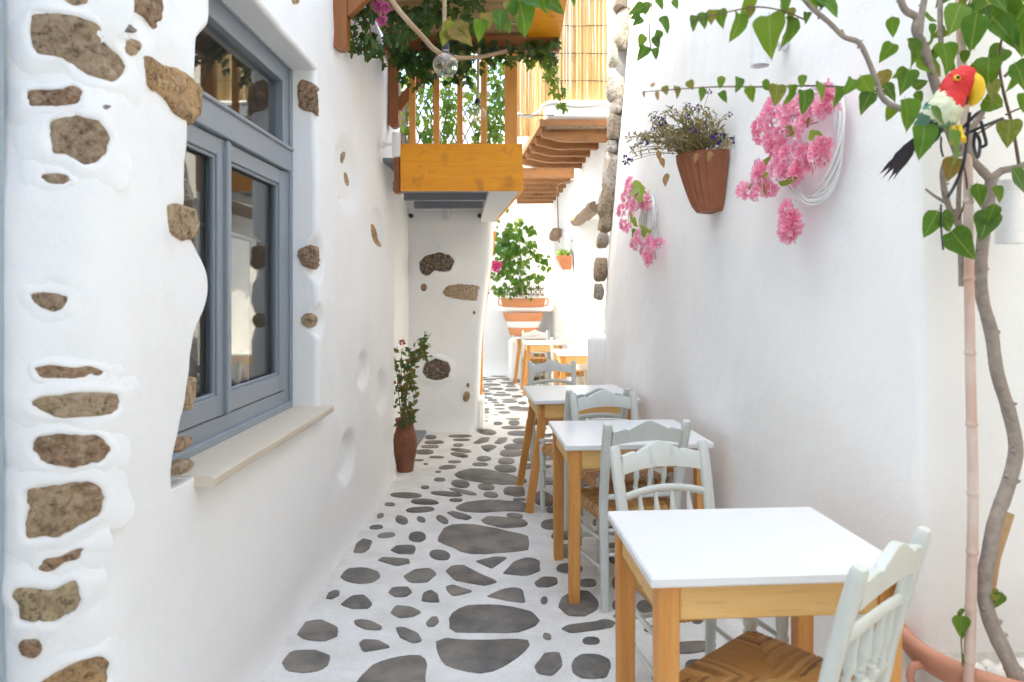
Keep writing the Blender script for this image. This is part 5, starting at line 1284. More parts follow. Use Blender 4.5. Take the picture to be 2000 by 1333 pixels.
wreath(1600, 283, .195, 'large white wicker wreath thick with pink blossoms below the leafy twig', [(x, y, .070 * rq.uniform(.8, 1.2)) for x, y in S1],
       [(1580, 258, 24, 2), (1625, 255, 6, -16), (1630, 268, 24, -3), (1645, 262, 14, 6), (1540, 322, 12, -12), (1518, 365, -14, 2), (1538, 358, 4, 26), (1568, 352, 22, 8), (1590, 355, 16, -6), (1548, 340, -10, 8)], 3)
S2 = [(1253,358),(1247,372),(1262,370),(1240,385),(1255,388),(1268,382),(1246,400),(1260,402),(1274,398),(1290,392),(1286,405),(1240,412),(1254,414),(1243,440),(1250,446),(1270,462),(1280,470),(1265,478),(1276,488),(1300,470),(1296,482),(1306,478),(1292,500),(1298,508),(1288,496)]
wreath(1274, 440, .20, 'small looking white wreath with pink blossoms beneath the hanging planter', [(x, y, .092 * rq.uniform(.8, 1.2)) for x, y in S2], [(1262, 372, 14, -8), (1276, 378, 12, 8), (1266, 425, 4, 18), (1258, 418, 6, 18), (1282, 450, 12, 6), (1262, 458, 8, -6)], 8)
# ================================================================== ROSE IN ITS JUG
rr = random.Random(31)
jc = Vector((-.94, 6.09, floor_z(-.94, 6.09))); jug = thing('terracotta_jug', 'slim weathered brown terracotta jug standing at the foot of the alley wall', 'pot', jc)
m = MB(); prof = [(r * 1.12, z) for r, z in [(0, 0), (.056, 0), (.060, .01), (.066, .06), (.080, .14), (.088, .205), (.087, .25), (.080, .30), (.066, .355), (.060, .385), (.062, .40), (.070, .412), (.073, .422), (.071, .432), (.062, .435), (.054, .425), (.052, .39), (0, .385)]]
m.lathe(prof, 28, jc); m.build('body', M['jugclay'], jug, angle=60)
for z, r in ((.30, .0905), (.265, .0965)):
    m = MB(); m.lathe([(r - .004, z - .006), (r + .003, z), (r - .004, z + .006)], 28, jc); m.build('rib', M['jugclay'], jug)
m = MB(); m.lathe([(0, .388), (.053, .389)], 16, jc); m.build('soil', M['soil'], jug)
rose = thing('rose_bush', 'thin leggy rose with reddening leaves and one red bloom in the brown jug', 'plant', jc + Vector((0, 0, .39)))
st = MB(); D = 6.06
canes = [[(785, 828), (781, 790), (776, 740), (772, 700)], [(787, 828), (784, 760), (784, 710), (785, 680)], [(788, 828), (790, 770), (797, 720), (806, 690)], [(789, 828), (800, 800), (812, 770), (806, 740)], [(788, 828), (800, 730), (815, 690), (842, 652)], [(787, 828), (795, 750), (810, 700), (826, 672)], [(790, 828), (798, 815), (806, 805)]]
cs = []
for cpts in canes:
    c = curve([px(x, y, D + rr.uniform(-.06, .06)) for x, y in cpts], 8); cs.append(c); st.tube(c, [lerp(.006, .002, i / (len(c) - 1)) for i in range(len(c))], 5)
extra = [[(842, 680), (828, 672)], [(838, 655), (815, 664)], [(844, 700), (830, 695), (818, 690)]]
for cpts in extra:
    c = curve([px(x, y, D) for x, y in cpts], 6); cs.append(c); st.tube(c, .002, 4)
n = 0
for c in cs:
    for k in range(int(len(c) * 1.5)):
        i = rr.randrange(len(c)); p = c[i] + Vector((rr.uniform(-.035, .035), rr.uniform(-.03, .03), rr.uniform(-.03, .03)))
        if i < 5 and rr.random() < .8: continue
        q = c[i] ; st.tube([q, p], .0012, 4)
        put_leaf(rose, ROSEL, p, Vector((rr.uniform(-1, 1), rr.uniform(-.6, .3), rr.uniform(-.9, .4))), Vector((rr.uniform(-.5, .5), -.8, rr.uniform(0, 1))), .052 * rr.uniform(.6, 1.25), rr)
st.build('stem', M['stem'], rose)
put_flower(rose, REDB, px(785, 670, D), (0, -.8, .6), .055, rr); put_flower(rose, [puff_mesh('bud', 'purple', 3, 6)], px(775, 681, D), (0, -.8, .6), .025, rr, 'bud')

# ================================================================== THE TREE IN ITS POT
PD = 2.03
pc = Vector((1.475, 2.20, 0)); RR = .335; RZ = .44
pot = thing('large_planter', 'big white painted pot with terracotta rim and handle holding the climbing tree', 'pot', pc)
m = MB(); m.lathe([(0, .01), (.20, .01), (.22, .03), (.275, .20), (.302, .33), (.306, .36), (.292, .365), (.285, .32), (.25, .31)], 56, pc); m.build('body', M['whitepaint'], pot, angle=60)
m = MB(); m.lathe([(.292, .363), (.311, .364), (.322, .382), (.331, .404), (.335, .424), (.330, .438), (.316, .442), (.302, .436), (.296, .418), (.290, .37)], 64, pc); m.build('rim', M['rimclay'], pot, angle=60)
m = MB(); m.lathe([(0, .375), (.298, .375)], 32, pc); m.build('gravel', M['gravel'], pot)
ha = math.radians(190)
hc = pc + Vector((math.cos(ha) * .308, math.sin(ha) * .308, -.11)); hd = Vector((math.cos(ha), math.sin(ha), 0))
m = MB(); m.tube(curve([hc + hd * .012 + Vector((0, 0, .49)), hc + hd * .040 + Vector((0, 0, .485)), hc + hd * .048 + Vector((0, 0, .455)), hc + hd * .030 + Vector((0, 0, .425)), hc + hd * -.004 + Vector((0, 0, .405))], 6), .011, 8); m.build('handle', M['rimclay'], pot)
rr = random.Random(77)
for k, (x, y, s) in enumerate([(1905, 1312, .030), (1950, 1318, .028), (1985, 1312, .030), (1965, 1306, .022), (1890, 1325, .02), (1998, 1305, .03), (1930, 1300, .02), (1870, 1318, .016), (1920, 1322, .022), (1975, 1325, .022), (1850, 1300, .014)]):
    c = gp(x, y - 6, .39); c = Vector((c.x, c.y, .37 + s * .5)); m = MB(); K, J = 12, 8; vs = []
    for j in range(J + 1):
        for i in range(K):
            a = 2 * math.pi * i / K; ph = math.pi * j / J; v = Vector((math.sin(ph) * math.cos(a), math.sin(ph) * math.sin(a), math.cos(ph) * .75)); vs.append(c + v * s * (1 + .15 * nz(v.x + k, v.y, v.z, .7)))
    m.add(vs, [(j * K + i, j * K + (i + 1) % K, (j + 1) * K + (i + 1) % K, (j + 1) * K + i) for j in range(J) for i in range(K)])
    o = m.build('pebble', M['pebble'], angle=80); tag(o, 'smooth white pebble lying on the soil of the big planter', 'pebble', 'white pebbles in the big planter')
pole = thing('bamboo_pole', 'upright pinkish bamboo pole standing in the planter beside the twisted trunk', 'pole', px(1894, 1300, 1.98))
pth = [(1890, 1385, 1.99), (1900, 1000, 2.0), (1895, 700, 2.02), (1892, 480, 2.04), (1890, 330, 2.06), (1880, 150, 2.08), (1874, -20, 2.1)]
pp = curve([px(*q) for q in pth], 24); rad = []
nodes = [1290, 1190, 1080, 965, 830, 690, 545, 395, 250, 100]
for i, p in enumerate(pp):
    yy = HY - (p.z - H) * F / p.y; b = max(math.exp(-((yy - q) / 3.2) ** 2) for q in nodes); b2 = max(math.exp(-((yy - q - 5) / 2.0) ** 2) for q in nodes); rad.append(.0135 * (1 + .20 * b - .10 * b2) * lerp(1.0, .8, i / len(pp)))
fine = []; fr = []
for i in range(len(pp) - 1):
    for k in range(4): fine.append(pp[i].lerp(pp[i + 1], k / 4))
for p in fine:
    yy = HY - (p.z - H) * F / p.y; b = max(math.exp(-((yy - q) / 3.5) ** 2) for q in nodes); b2 = max(math.exp(-((yy - q - 6) / 2.5) ** 2) for q in nodes); fr.append(.0140 * (1 + .20 * b - .10 * b2) * lerp(.82, 1, (yy + 20) / 1340))
m = MB(); m.tube(fine, fr, 12); m.build('culm', M['bamboo'], pole, angle=60)
m = MB(); m.tube([px(1932, 1180, 2.06), px(1945, 1090, 2.08), px(1972, 1003, 2.1)], [.011, .0125, .0135], 8); o = m.build('cane_stake', M['cane']); tag(o, 'short cut tan cane leaning behind the twisted trunk', 'stake')

tree = thing('climbing_tree', 'twisted grey bougainvillea trunk with leafy branches trained up the white wall', 'tree', px(1970, 1310, 1.93))
def limb(pts, r0, r1, name='branch', mat='bark', knots=.12, n=10, seed=0):
    c = curve([px(p[0], p[1], p[2] + .06) for p in pts], 8); m = MB(); pr = []
    rad = [lerp(r0, r1, i / (len(c) - 1)) * (1 + knots * nz(i * .23, seed, 0, 1) + knots * .9 * max(0, nz(i * .9, seed + 4, 0, 1))) for i in range(len(c))]
    m.tube(c, rad, n)
    if mat == 'bark' and r0 > .008:
        q = random.Random(seed)
        for _ in range(int(len(c) / 7)):
            i = q.randrange(2, len(c) - 2); d = Vector((q.choice((-1, 1)) * q.uniform(.5, 1), -q.uniform(.1, .7), q.uniform(-.1, .8))).normalized(); m.tube([c[i], c[i] + d * (rad[i] * 1.1), c[i] + d * (rad[i] + q.uniform(.004, .010))], [rad[i] * .55, rad[i] * .35, rad[i] * .16], 6)
    m.build(name, M[mat], tree, angle=70); return c
tk = limb([(1990, 1335, 1.90), (1965, 1280, 1.92), (1935, 1215, 1.94), (1922, 1150, 1.95), (1932, 1080, 1.95), (1945, 1015, 1.96), (1968, 950, 1.98), (1984, 880, 1.99), (1972, 810, 2.0), (1948, 730, 2.0), (1936, 650, 2.01), (1918, 580, 2.02), (1916, 520, 2.02), (1922, 450, 2.03), (1930, 400, 2.03), (1936, 350, 2.03)], .0205, .0155, 'trunk', 'bark', .10, 12, 1)
limb([(1936, 352, 2.03), (1915, 330, 2.02), (1893, 300, 2.0), (1896, 258, 1.99), (1914, 228, 1.98), (1922, 212, 1.97)], .013, .007, seed=2)
limb([(1936, 352, 2.03), (1955, 335, 2.03), (1985, 328, 2.02), (2020, 315, 2.0)], .012, .008, seed=3)
limb([(1896, 520, 2.05), (1880, 455, 2.04), (1860, 420, 2.03), (1846, 380, 2.02), (1842, 330, 2.0), (1862, 308, 1.98), (1886, 298, 1.97)], .010, .0065, seed=4)
limb([(1878, 560, 2.06), (1876, 480, 2.06), (1872, 400, 2.05), (1876, 330, 2.04)], .008, .006, seed=9)
limb([(1846, 395, 2.02), (1828, 385, 2.01), (1808, 370, 2.0)], .0055, .003, seed=5)
limb([(1872, 300, 2.02), (1850, 240, 2.0), (1825, 160, 1.98), (1805, 95, 1.96), (1788, 60, 1.95), (1790, 35, 1.95), (1768, 20, 1.94), (1755, -10, 1.93)], .014, .0085, seed=6)
limb([(1795, 70, 1.95), (1800, 30, 1.95), (1808, -15, 1.94)], .010, .008, seed=7)
limb([(1838, 90, 2.0), (1836, 30, 2.0), (1837, -20, 2.0)], .007, .007, 'branch', 'bark', seed=8)
limb([(1812, 222, 1.93), (1790, 226, 1.92), (1762, 214, 1.9), (1735, 202, 1.9), (1720, 185, 1.9), (1712, 160, 1.9), (1690, 105, 1.89), (1675, 82, 1.88), (1648, 72, 1.88), (1620, 45, 1.86), (1590, 20, 1.85), (1560, -12, 1.84)], .0085, .0060, seed=10)
limb([(1678, 95, 1.885), (1680, 80, 1.88)], .006, .004, seed=12); limb([(1648, 74, 1.88), (1643, 58, 1.875)], .006, .004, seed=13)
limb([(1714, 180, 1.9), (1690, 174, 1.89), (1600, 168, 1.88), (1500, 170, 1.87), (1400, 170, 1.86), (1320, 175, 1.85), (1256, 180, 1.84)], .0028, .0012, 'twig', 'bark_dark', seed=11)
limb([(1570, 38, 1.85), (1530, 22, 1.85), (1480, 14, 1.84), (1430, 22, 1.83), (1350, 40, 1.82)], .0022, .0014, 'twig', 'bark_dark', seed=14)
limb([(1598, 38, 1.86), (1600, 20, 1.85), (1612, 12, 1.84)], .002, .0012, 'twig', 'bark_dark', seed=15)
limb([(1990, 320, 2.0), (1978, 250, 1.98), (1960, 180, 1.97), (1952, 130, 1.96), (1955, 85, 1.95), (1968, 40, 1.94)], .0045, .003, 'branch', 'bark_dark', seed=16)
limb([(1962, 150, 1.97), (1985, 128, 1.96), (2010, 112, 1.95)], .0045, .003, 'branch', 'bark', seed=17)
limb([(1964, 225, 1.97), (1985, 215, 1.96), (2015, 205, 1.95)], .003, .002, 'twig', 'bark_dark', seed=18)
limb([(1885, 275, 1.99), (1920, 255, 1.98), (1958, 232, 1.97)], .003, .002, 'twig', 'bark_dark', seed=19)
limb([(1872, 430, 2.0), (1888, 380, 1.99), (1884, 330, 1.98), (1872, 310, 1.97)], .003, .002, 'twig', 'bark_dark', seed=20)
limb([(1880, 30, 2.0), (1893, 5, 2.0), (1900, -15, 2.0)], .002, .002, 'twig', 'bark_dark', seed=21)
# traced leaves: x, y, length px, tip angle (0 right, 90 down), kind
LV = [(1300,176,16,70,1),(1322,181,26,80,1),(1350,167,22,60,1),(1371,184,30,95,0),(1408,161,26,100,0),(1412,190,24,70,0),(1440,166,30,100,0),(1468,184,36,85,0),(1500,167,28,30,0),(1516,184,38,95,1),(1546,186,42,85,0),(1566,160,30,100,0),(1571,196,40,90,0),(1600,178,40,85,0),(1634,190,46,80,0),(1660,168,30,120,0),(1692,168,46,60,0),(1692,198,40,120,0),(1258,184,14,95,2),(1284,187,20,90,2),(1275,166,14,-50,2),
      (1356,45,32,110,0),(1373,38,30,80,0),(1390,34,30,100,1),(1408,36,36,90,0),(1442,52,52,95,0),(1463,4,42,90,0),(1466,24,26,100,1),(1500,66,74,95,0),(1541,62,64,82,0),(1527,10,44,70,0),(1545,30,30,80,1),(1574,36,26,110,0),(1585,6,46,20,0),(1614,12,48,50,0),(1600,5,30,90,0),
      (1863,36,66,115,0),(1905,56,62,95,0),(1956,64,66,60,0),(1820,34,34,10,0),(1820,64,36,75,0),(1846,114,60,80,0),(1782,100,54,65,0),(1811,130,56,30,0),(1756,144,30,140,0),(1765,160,54,110,0),(1797,164,36,-20,0),(1796,191,30,60,0),(1737,180,42,60,0),(1727,155,36,75,1),(1741,220,40,110,0),(1770,222,60,85,0),(1830,228,56,60,0),(1800,276,64,100,0),(1863,282,58,70,0),(1928,137,54,100,0),(1940,178,44,70,1),(1940,202,44,20,0),(1968,260,54,100,1),(1990,36,60,120,0),(1995,80,60,80,0),(1994,145,52,60,0),(1992,355,66,60,0),(1946,378,30,80,0),(1910,382,50,85,0),(1940,420,46,95,0),(1920,438,50,120,0),(1822,434,50,115,0),(1850,434,44,45,0),(1870,476,56,65,0),(1858,328,40,110,1),(1968,24,60,90,0),(1948,8,50,60,0),(1900,6,52,110,0),(1930,32,40,70,0),(1978,10,50,80,0),(1910,20,46,150,0),(1885,110,26,60,0),(1998,200,40,100,0),
      (976,42,44,95,0),(1002,22,40,60,1),(1022,26,62,70,0),(1040,6,54,30,0),(990,52,30,60,0),(938,56,40,100,0),(900,66,44,40,1),(908,58,30,70,1),(868,74,30,100,1),(884,60,40,10,1),(952,40,30,80,1),(1086,16,44,45,0),(1060,4,40,100,0),(1118,2,22,60,0),
      (1875,1222,40,95,0),(1878,1200,24,80,0),(1950,1172,34,110,0),(1944,1160,26,-20,1),(1886,1288,20,30,0),(1878,1240,22,60,0)]
for (x, y, L, ang, kind) in LV:
    if 860 < x < 1130: d = 2.1
    elif x < 1720: d = 1.92
    elif y > 1100: d = 1.99
    else: d = 2.0 + rr.uniform(-.03, .05)
    if (x, y) in ((1830, 228), (1800, 276), (1863, 282), (1770, 222)): d = 1.865
    a = R(ang); dv = Vector((math.cos(a), rr.uniform(-.45, .35), -math.sin(a))); tip0 = px(x - math.cos(a) * L * .45, y - math.sin(a) * L * .45, d)
    put_leaf(tree, [LEAF, LEAF_OLD, LEAF_DRY][kind], tip0, dv, Vector((rr.uniform(-.8, .8), -1, rr.uniform(-.2, .7))), L * d / F * rr.uniform(.88, 1.15), rr)
for k in range(26):
    x = rr.uniform(1740, 2010); y = rr.uniform(-20, 150); a = R(rr.uniform(30, 150)); d = 2.06 + rr.uniform(-.02, .06)
    put_leaf(tree, LEAF if rr.random() < .8 else LEAF_OLD, px(x, y, d), Vector((math.cos(a), rr.uniform(-.25, .2), -math.sin(a))), Vector((rr.uniform(-.6, .6), -1, rr.uniform(-.1, .6))), rr.uniform(.04, .075), rr)
limb([(1120, -20, 2.1), (1080, 4, 2.1), (1040, 0, 2.1), (1005, 12, 2.1), (960, 30, 2.1), (900, 52, 2.1), (872, 66, 2.1)], .0022, .001, 'twig', 'bark_dark', seed=30)
for a, b in [((1876, 1225), (1880, 1300)), ((1945, 1170), (1925, 1190))]:
    limb([(*a, 1.93), ((a[0] + b[0]) / 2, (a[1] + b[1]) / 2, 1.935), (*b, 1.94)], .0015, .002, 'twig', 'stem', seed=31)
# ivy spray at the top of the long wall
sp = thing('ivy_spray', 'small dark ivy spray hanging down at the upper corner of the long wall', 'ivy', px(1270, -20, 2.6))
st = MB(); c = curve([px(1278, -25, 2.6), px(1272, 20, 2.6), px(1268, 60, 2.6), px(1272, 100, 2.6)], 6); st.tube(c, .0022, 5); st.build('stem', M['bark_dark'], sp)
for (x, y, L, ang) in [(1258,14,30,160),(1264,4,28,100),(1290,35,34,60),(1286,60,26,100),(1256,38,26,150),(1257,68,28,110),(1278,72,26,70),(1262,92,28,120),(1278,95,22,80),(1283,-2,24,60),(1250,32,20,170),(1316,0,20,70)]:
    a = R(ang); put_leaf(sp, LEAF, px(x, y, 2.6), (math.cos(a), -.1, -math.sin(a)), (rr.uniform(-.4, .4), -1, rr.uniform(0, .4)), L * 2.6 / F, rr)

# ================================================================== THE TOY PARROT
par = thing('toy_parrot', 'feathered toy parrot with red head and yellow beak tied to a tree branch', 'toy bird', px(1845, 220, 1.94))
D0 = 1.94
spine = [(1796, 262, .010), (1806, 252, .026), (1822, 238, .040), (1838, 222, .047), (1850, 204, .043), (1858, 188, .036), (1866, 172, .036), (1876, 160, .037), (1888, 152, .032), (1898, 152, .020), (1904, 155, .004)]
c = curve([px(x, y, D0) for x, y, r in spine], 5); rads = [interp(i / (len(c) - 1), [(k / (len(spine) - 1), s[2]) for k, s in enumerate(spine)]) for i in range(len(c))]
m = MB(); n = 28; m.tube(c, rads, n); vs = []
for i, v in enumerate(m.v):
    p = c[min(i // n, len(c) - 1)]; m.v[i] = v + (v - p).normalized() * (.0035 * nz(v.x, v.y, v.z, .012) + .0015 * nz(v.x, v.y, v.z, .005)) if (v - p).length > 1e-5 else v
for k, f in enumerate(m.f):
    q = sum((m.v[i] for i in f), Vector()) / len(f); X = CX + q.x * F / q.y; Y = HY - (q.z - H) * F / q.y; t = (X - 1796) * .62 - (Y - 262) * .78 + 6 * nz(q.x, q.y, q.z, .01)
    m.m[k] = 0 if t > 92 else (1 if t > 36 and Y < 243 + 8 * nz(q.x, q.y, q.z, .02) else 2)
    if 1 == m.m[k] and X < 1815 and Y < 215: m.m[k] = 2
bodyv = list(m.v); bodym = list(m.m); bodyf = list(m.f)
m.build('body', [M['bird_red'], M['bird_white'], M['bird_green']], par, angle=60)
pl = MB(); rp = random.Random(6); tail = px(1796, 262, D0)
for _ in range(620):
    k = rp.randrange(len(bodyf)); f = bodyf[k]
    if len(f) != 4: continue
    q = sum((bodyv[i] for i in f), Vector()) / 4; nn = (bodyv[f[1]] - bodyv[f[0]]).cross(bodyv[f[3]] - bodyv[f[0]])
    if nn.length < 1e-9: continue
    nn.normalize(); ci = c[min(f[0] // n, len(c) - 1)]
    if nn.dot(q - ci) < 0: nn = -nn
    if (q - px(1870, 152, D0 - .036)).length < .016: continue
    d = (tail - q).normalized() + nn * rp.uniform(.12, .4) + rv(rp, .25); mt = orient(d, nn); L = rp.uniform(.010, .020) * (.6 if bodym[k] == 0 else 1); pl.mat = bodym[k]
    pl.add([mt @ (Vector(v) * L) + q for v in ((0, -.2, 0), (-.22, .3, .02), (-.12, .85, 0), (0, 1, -.02), (.12, .85, 0), (.22, .3, .02))], [(0, 1, 2, 3), (0, 3, 4, 5)])
stuff(pl.build('plumage', [M['bird_red'], M['bird_white'], M['bird_green']], par, angle=80))
m = MB(); bk = [(1893, 158, .026), (1903, 165, .027), (1908, 178, .024), (1907, 192, .017), (1901, 203, .008), (1897, 208, .001)]
m.tube(curve([px(x - 3, y, D0 - .004) for x, y, r in bk], 4), [interp(i / 20, [(k / 5, b[2]) for k, b in enumerate(bk)]) for i in range(21)], 16); m.build('beak', M['bird_yellow'], par, angle=70)
m = MB(); m.tube(curve([px(x, y, D0 + .004) for x, y in ((1878, 180), (1884, 192), (1886, 205))], 4), [.013 - .001 * i for i in range(9)], 10); m.build('throat_patch', M['bird_black'], par)
for s in (-1, ):
    e = px(1870, 152, D0 - .036); m = MB(); q = Vector((.1, -1, .1)).to_track_quat('Z', 'Y').to_matrix(); m.lathe([(.0082, -.004), (.0075, .002), (.0055, .003)], 14, e, q); m.build('eye_ring', M['bird_yellow'], par)
    m = MB(); m.lathe([(.0057, 0), (.004, .0045), (0, .006)], 12, e, q); m.build('eye', M['black'], par)
def feather(a, b, w_, mat, name, nrm=(0, -1, .2), ragged=.25, seed=0):
    a = Vector(a); b = Vector(b); q = orient(b - a, nrm); L = (b - a).length; K = 9; m = MB(); rows = []; r2 = random.Random(seed)
    for i in range(K + 1):
        t = i / K; hw = w_ * (.35 + .65 * math.sin(math.pi * min(1, t * .8 + .15))) * (1 - .75 * max(0, t - .75) / .25) * (1 + r2.uniform(-ragged, ragged))
        for_ = [q @ Vector((s * hw, t * L + (-.01 * abs(s) if i else 0), .003 * (1 - abs(s)) + .002 * s)) + a for s in (-1, 0, 1)]; rows.append(for_)
    m.grid(rows); lo = [[p + q @ Vector((0, 0, -.0012)) for p in r] for r in rows]; m.grid(lo); m.build(name, M[mat], par, angle=60)
for k, (x, y) in enumerate([(1722, 350), (1732, 357), (1744, 352), (1750, 338), (1726, 335), (1716, 342), (1758, 325)]):
    feather(px(1800 - k * 2, 262 + k * 2, D0 + .012 * k - .03), px(x, y, D0 + .010 * k - .02), .0095, 'bird_black', 'tail_feather', seed=k)
for k, (a, b) in enumerate([((1808, 225), (1782, 268)), ((1816, 232), (1788, 284)), ((1824, 240), (1800, 290)), ((1832, 250), (1815, 292))]):
    feather(px(*a, D0 - .043), px(*b, D0 - .028), .014, 'bird_black' if k > 1 else 'bird_green', 'wing_feather', seed=20 + k)
for a, b in (((1858, 248), (1864, 268)), ((1872, 246), (1878, 264))):
    m = MB(); m.tube([px(*a, D0 - .02), px(*b, D0 - .03)], [.008, .006], 8)
    for k in (-1, 0, 1): m.tube([px(*b, D0 - .03), px(b[0] + 6 * k, b[1] + 6, D0 - .045), px(b[0] + 7 * k, b[1] + 14, D0 - .03)], [.005, .0045, .003], 6)
    m.build('foot', M['bird_yellow'], par)
tie = MB()
for pts in ([(1860, 262), (1880, 250), (1905, 225), (1914, 218)], [(1872, 268), (1895, 258), (1925, 245), (1958, 232)], [(1894, 220), (1888, 270), (1882, 320), (1866, 360), (1852, 384)], [(1905, 258), (1902, 285), (1910, 308), (1914, 280), (1908, 262)], [(1916, 238), (1922, 262), (1926, 282), (1916, 288)], [(1838, 400), (1838, 440), (1842, 488)], [(1838, 268), (1838, 290), (1842, 306)]):
    tie.tube(curve([px(x, y, D0 - .035 + .02 * (i % 2)) for i, (x, y) in enumerate(pts)], 6), .0042 if pts[0][0] != 1838 else .0025, 6)
o = tie.build('black_strap', M['black']); tag(stuff(o), 'black fabric straps tying the toy parrot to the branches', 'strap'); o['kind'] = 'thing'
stake = None

# ================================================================== FAR TROUGHS AND THEIR CLIMBER
rr = random.Random(55); FD = 12.6
def trough(cx, y0, y1, w0, w1, bands, name, label, handles=False, d=FD):
    c = px(cx, y1, d); t = thing(name, label, 'planter', c); s = d / F
    for (ya, yb, mat, part, out) in bands:
        m = MB(); wa = lerp(w1, w0, (y1 - ya) / (y1 - y0)) * s / 2 + out; wb = lerp(w1, w0, (y1 - yb) / (y1 - y0)) * s / 2 + out
        za, zb = (y1 - ya) * s, (y1 - yb) * s
        m.lathe([(0, zb), (wb * .97, zb), (wb, zb + .012), (wa, za - .012), (wa * .97, za), (0, za)], 28, c, squash=(1, .55)); m.build(part, M[mat], t, angle=50)
    if handles:
        for sx in (-1, 1):
            h = c + Vector((sx * w0 * s / 2 * .98, -.10, (y1 - y0) * s * .5)); m = MB(); m.tube(curve([h + Vector((0, 0, .06)), h + Vector((sx * .035, -.03, .05)), h + Vector((sx * .035, -.03, -.04)), h + Vector((-sx * .01, 0, -.06))], 5), .012, 6); m.build('handle', M['terracotta_bright'], t)
    return t
sh = MB(); a = px(1022, 604, FD + .1); sh.box(a + Vector((.02, .2, .0)), (.92, .95, .075), .02); o = sh.build('plant_shelf', M['plaster']); tag(o, 'white plastered ledge carrying the upper terracotta trough on the end wall', 'shelf')
ut = trough(1022, 581, 600, 88, 82, [(579, 583, 'whitepaint', 'rim', .012), (583, 600, 'terracotta_bright', 'body', 0)], 'terracotta_trough', 'upper bright terracotta trough with side handles and white rim on the ledge', True)
lt = trough(1022, 611, 648, 80, 56, [(611, 628, 'terracotta_bright', 'band', 0), (628, 640, 'whitepaint', 'band', .0), (640, 655, 'terracotta_bright', 'band', -.0)], 'banded_planter', 'lower terracotta planter with white painted band beneath the ledge', False, FD - .1)
m = MB(); c = px(1018, 690, FD - .1); m.box(Vector((c.x, c.y, .36)), (.42, .5, .72), .06); o = m.build('white_pedestal', M['plaster']); tag(o, 'rounded white plastered pedestal under the lower terracotta planter', 'pedestal')
fe = thing('picket_edging', 'little rusty brown picket edging standing round the upper trough', 'edging', px(1024, 580, FD - .25)); m = MB()
for k in range(17):
    x = 987 + k * 4.6; m2 = MB(); m2.box(px(x, 569, FD - .26), (.012, .012, .15 + .03 * (k % 3)), .002, Matrix.Rotation(R(rr.uniform(-9, 9)), 3, 'Y')); m2.build('picket', M['iron'], fe)
for y in (576, 563): m.tube([px(985, y, FD - .25), px(1063, y + 1, FD - .25)], .008, 5); 
for k in range(8):
    x = 988 + k * 9; m.tube([px(x, 577, FD - .255), px(x + 9, 564, FD - .255)], .006, 4); m.tube([px(x + 9, 577, FD - .258), px(x, 564, FD - .258)], .006, 4)
m.build('rail', M['iron'], fe)
fp = thing('far_climber', 'bushy green climber with one hot pink bloom rising from the far terracotta trough', 'plant', px(1020, 580, FD))
st = MB(); cl = []
for pts in ([(1015, 580), (1013, 520), (1008, 480), (1015, 440), (1018, 424)], [(1018, 580), (1016, 500), (1014, 445), (1012, 430)], [(1012, 575), (995, 540), (985, 500), (985, 465), (1000, 445)], [(1015, 560), (990, 535), (965, 540), (955, 536)], [(1015, 545), (1035, 500), (1055, 510), (1070, 522)], [(1014, 500), (1030, 485), (1045, 500), (1066, 508)], [(1016, 450), (1030, 448), (1046, 453)], [(1016, 560), (1030, 540), (1050, 543), (1062, 542)], [(1012, 500), (990, 480), (970, 478), (962, 500)], [(1014, 470), (995, 455), (985, 460), (972, 485)], [(1012, 580), (985, 570), (965, 568), (950, 566)], [(1014, 490), (1030, 480), (1042, 478)]):
    c = curve([px(x, y, FD - .25 + rr.uniform(-.12, .12)) for x, y in pts], 8); cl.append(c); st.tube(c, [lerp(.012, .004, i / (len(c) - 1)) for i in range(len(c))], 5)
st.build('stem', M['bark'], fp); mass = Leaves(); cnt = 0
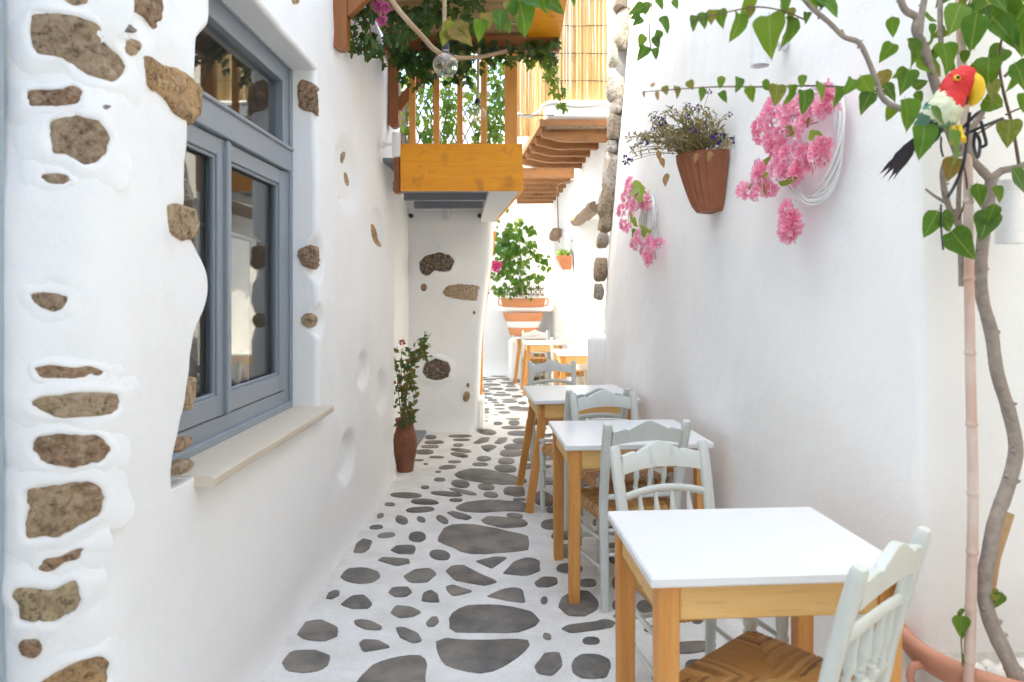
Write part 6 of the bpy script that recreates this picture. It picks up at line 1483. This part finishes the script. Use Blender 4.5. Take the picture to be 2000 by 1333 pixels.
LF = [leaf_mesh('leaf', HEART, .2 + .08 * i, .2, .02, 40 + i, 'leaf') for i in range(2)]
def farleaf(p, s):
    global cnt
    d = Vector((rr.uniform(-.8, .8), rr.uniform(-.4, .1), -.6 + rr.uniform(-.3, .5))); n_ = Vector((rr.uniform(-.8, .6), -1, rr.uniform(-.1, 1)))
    if cnt < 260: put_leaf(fp, LF, p, d, n_, s, rr); cnt += 1
    else: mass.add(LF[0], p, d, n_, s, rr.random())
for c in cl:
    for k in range(22): farleaf(c[rr.randrange(4, len(c))] + Vector((rr.uniform(-.05, .05), rr.uniform(-.12, .05), rr.uniform(-.06, .06))), .085 * rr.uniform(.6, 1.2))
for k in range(190): farleaf(px(rr.gauss(992, 13), rr.gauss(488, 26), FD - .3 + rr.uniform(-.15, .2)), .09 * rr.uniform(.6, 1.2))
for k in range(70): farleaf(px(rr.gauss(1018, 14), rr.gauss(556, 14), FD - .3 + rr.uniform(-.1, .1)), .07 * rr.uniform(.6, 1.2))
mass.build('foliage', M['leaf'], fp)
for dx, dy in ((0, 0), (-5, 4), (5, 3), (1, 7), (-3, -5), (6, -4), (-8, -2)): put_flower(fp, HOT, px(969 + dx, 520 + dy, FD - .45), (rr.uniform(-.4, .4), -1, rr.uniform(0, .5)), .105, rr)
# green hanging pot on the far wall
c = px(1098, 500, 10.0)
wall_planter(Vector((c.x + .12, 10.0, c.z)), Vector((0, 1, 0)), Vector((-1, 0, 0)), .15, .20, .19, 'terracotta', 'small terracotta half planter hung on the sunlit pillar further down the alley')
hp = thing('trailing_plant', 'lime green trailing plant overflowing the small hanging planter down the alley', 'plant', c)
ms = MB()
for k in range(170):
    p = Vector((c.x + .02 + rr.gauss(0, .055), 10.0 + rr.gauss(0, .06), c.z + .015 + abs(rr.gauss(0, .025)))); put_leaf(hp, LIME, p, Vector((rr.uniform(-1, 1), rr.uniform(-.8, .4), rr.uniform(-.4, .8))), Vector((rr.uniform(-.5, .5), -.6, 1)), .04 * rr.uniform(.7, 1.3), rr)
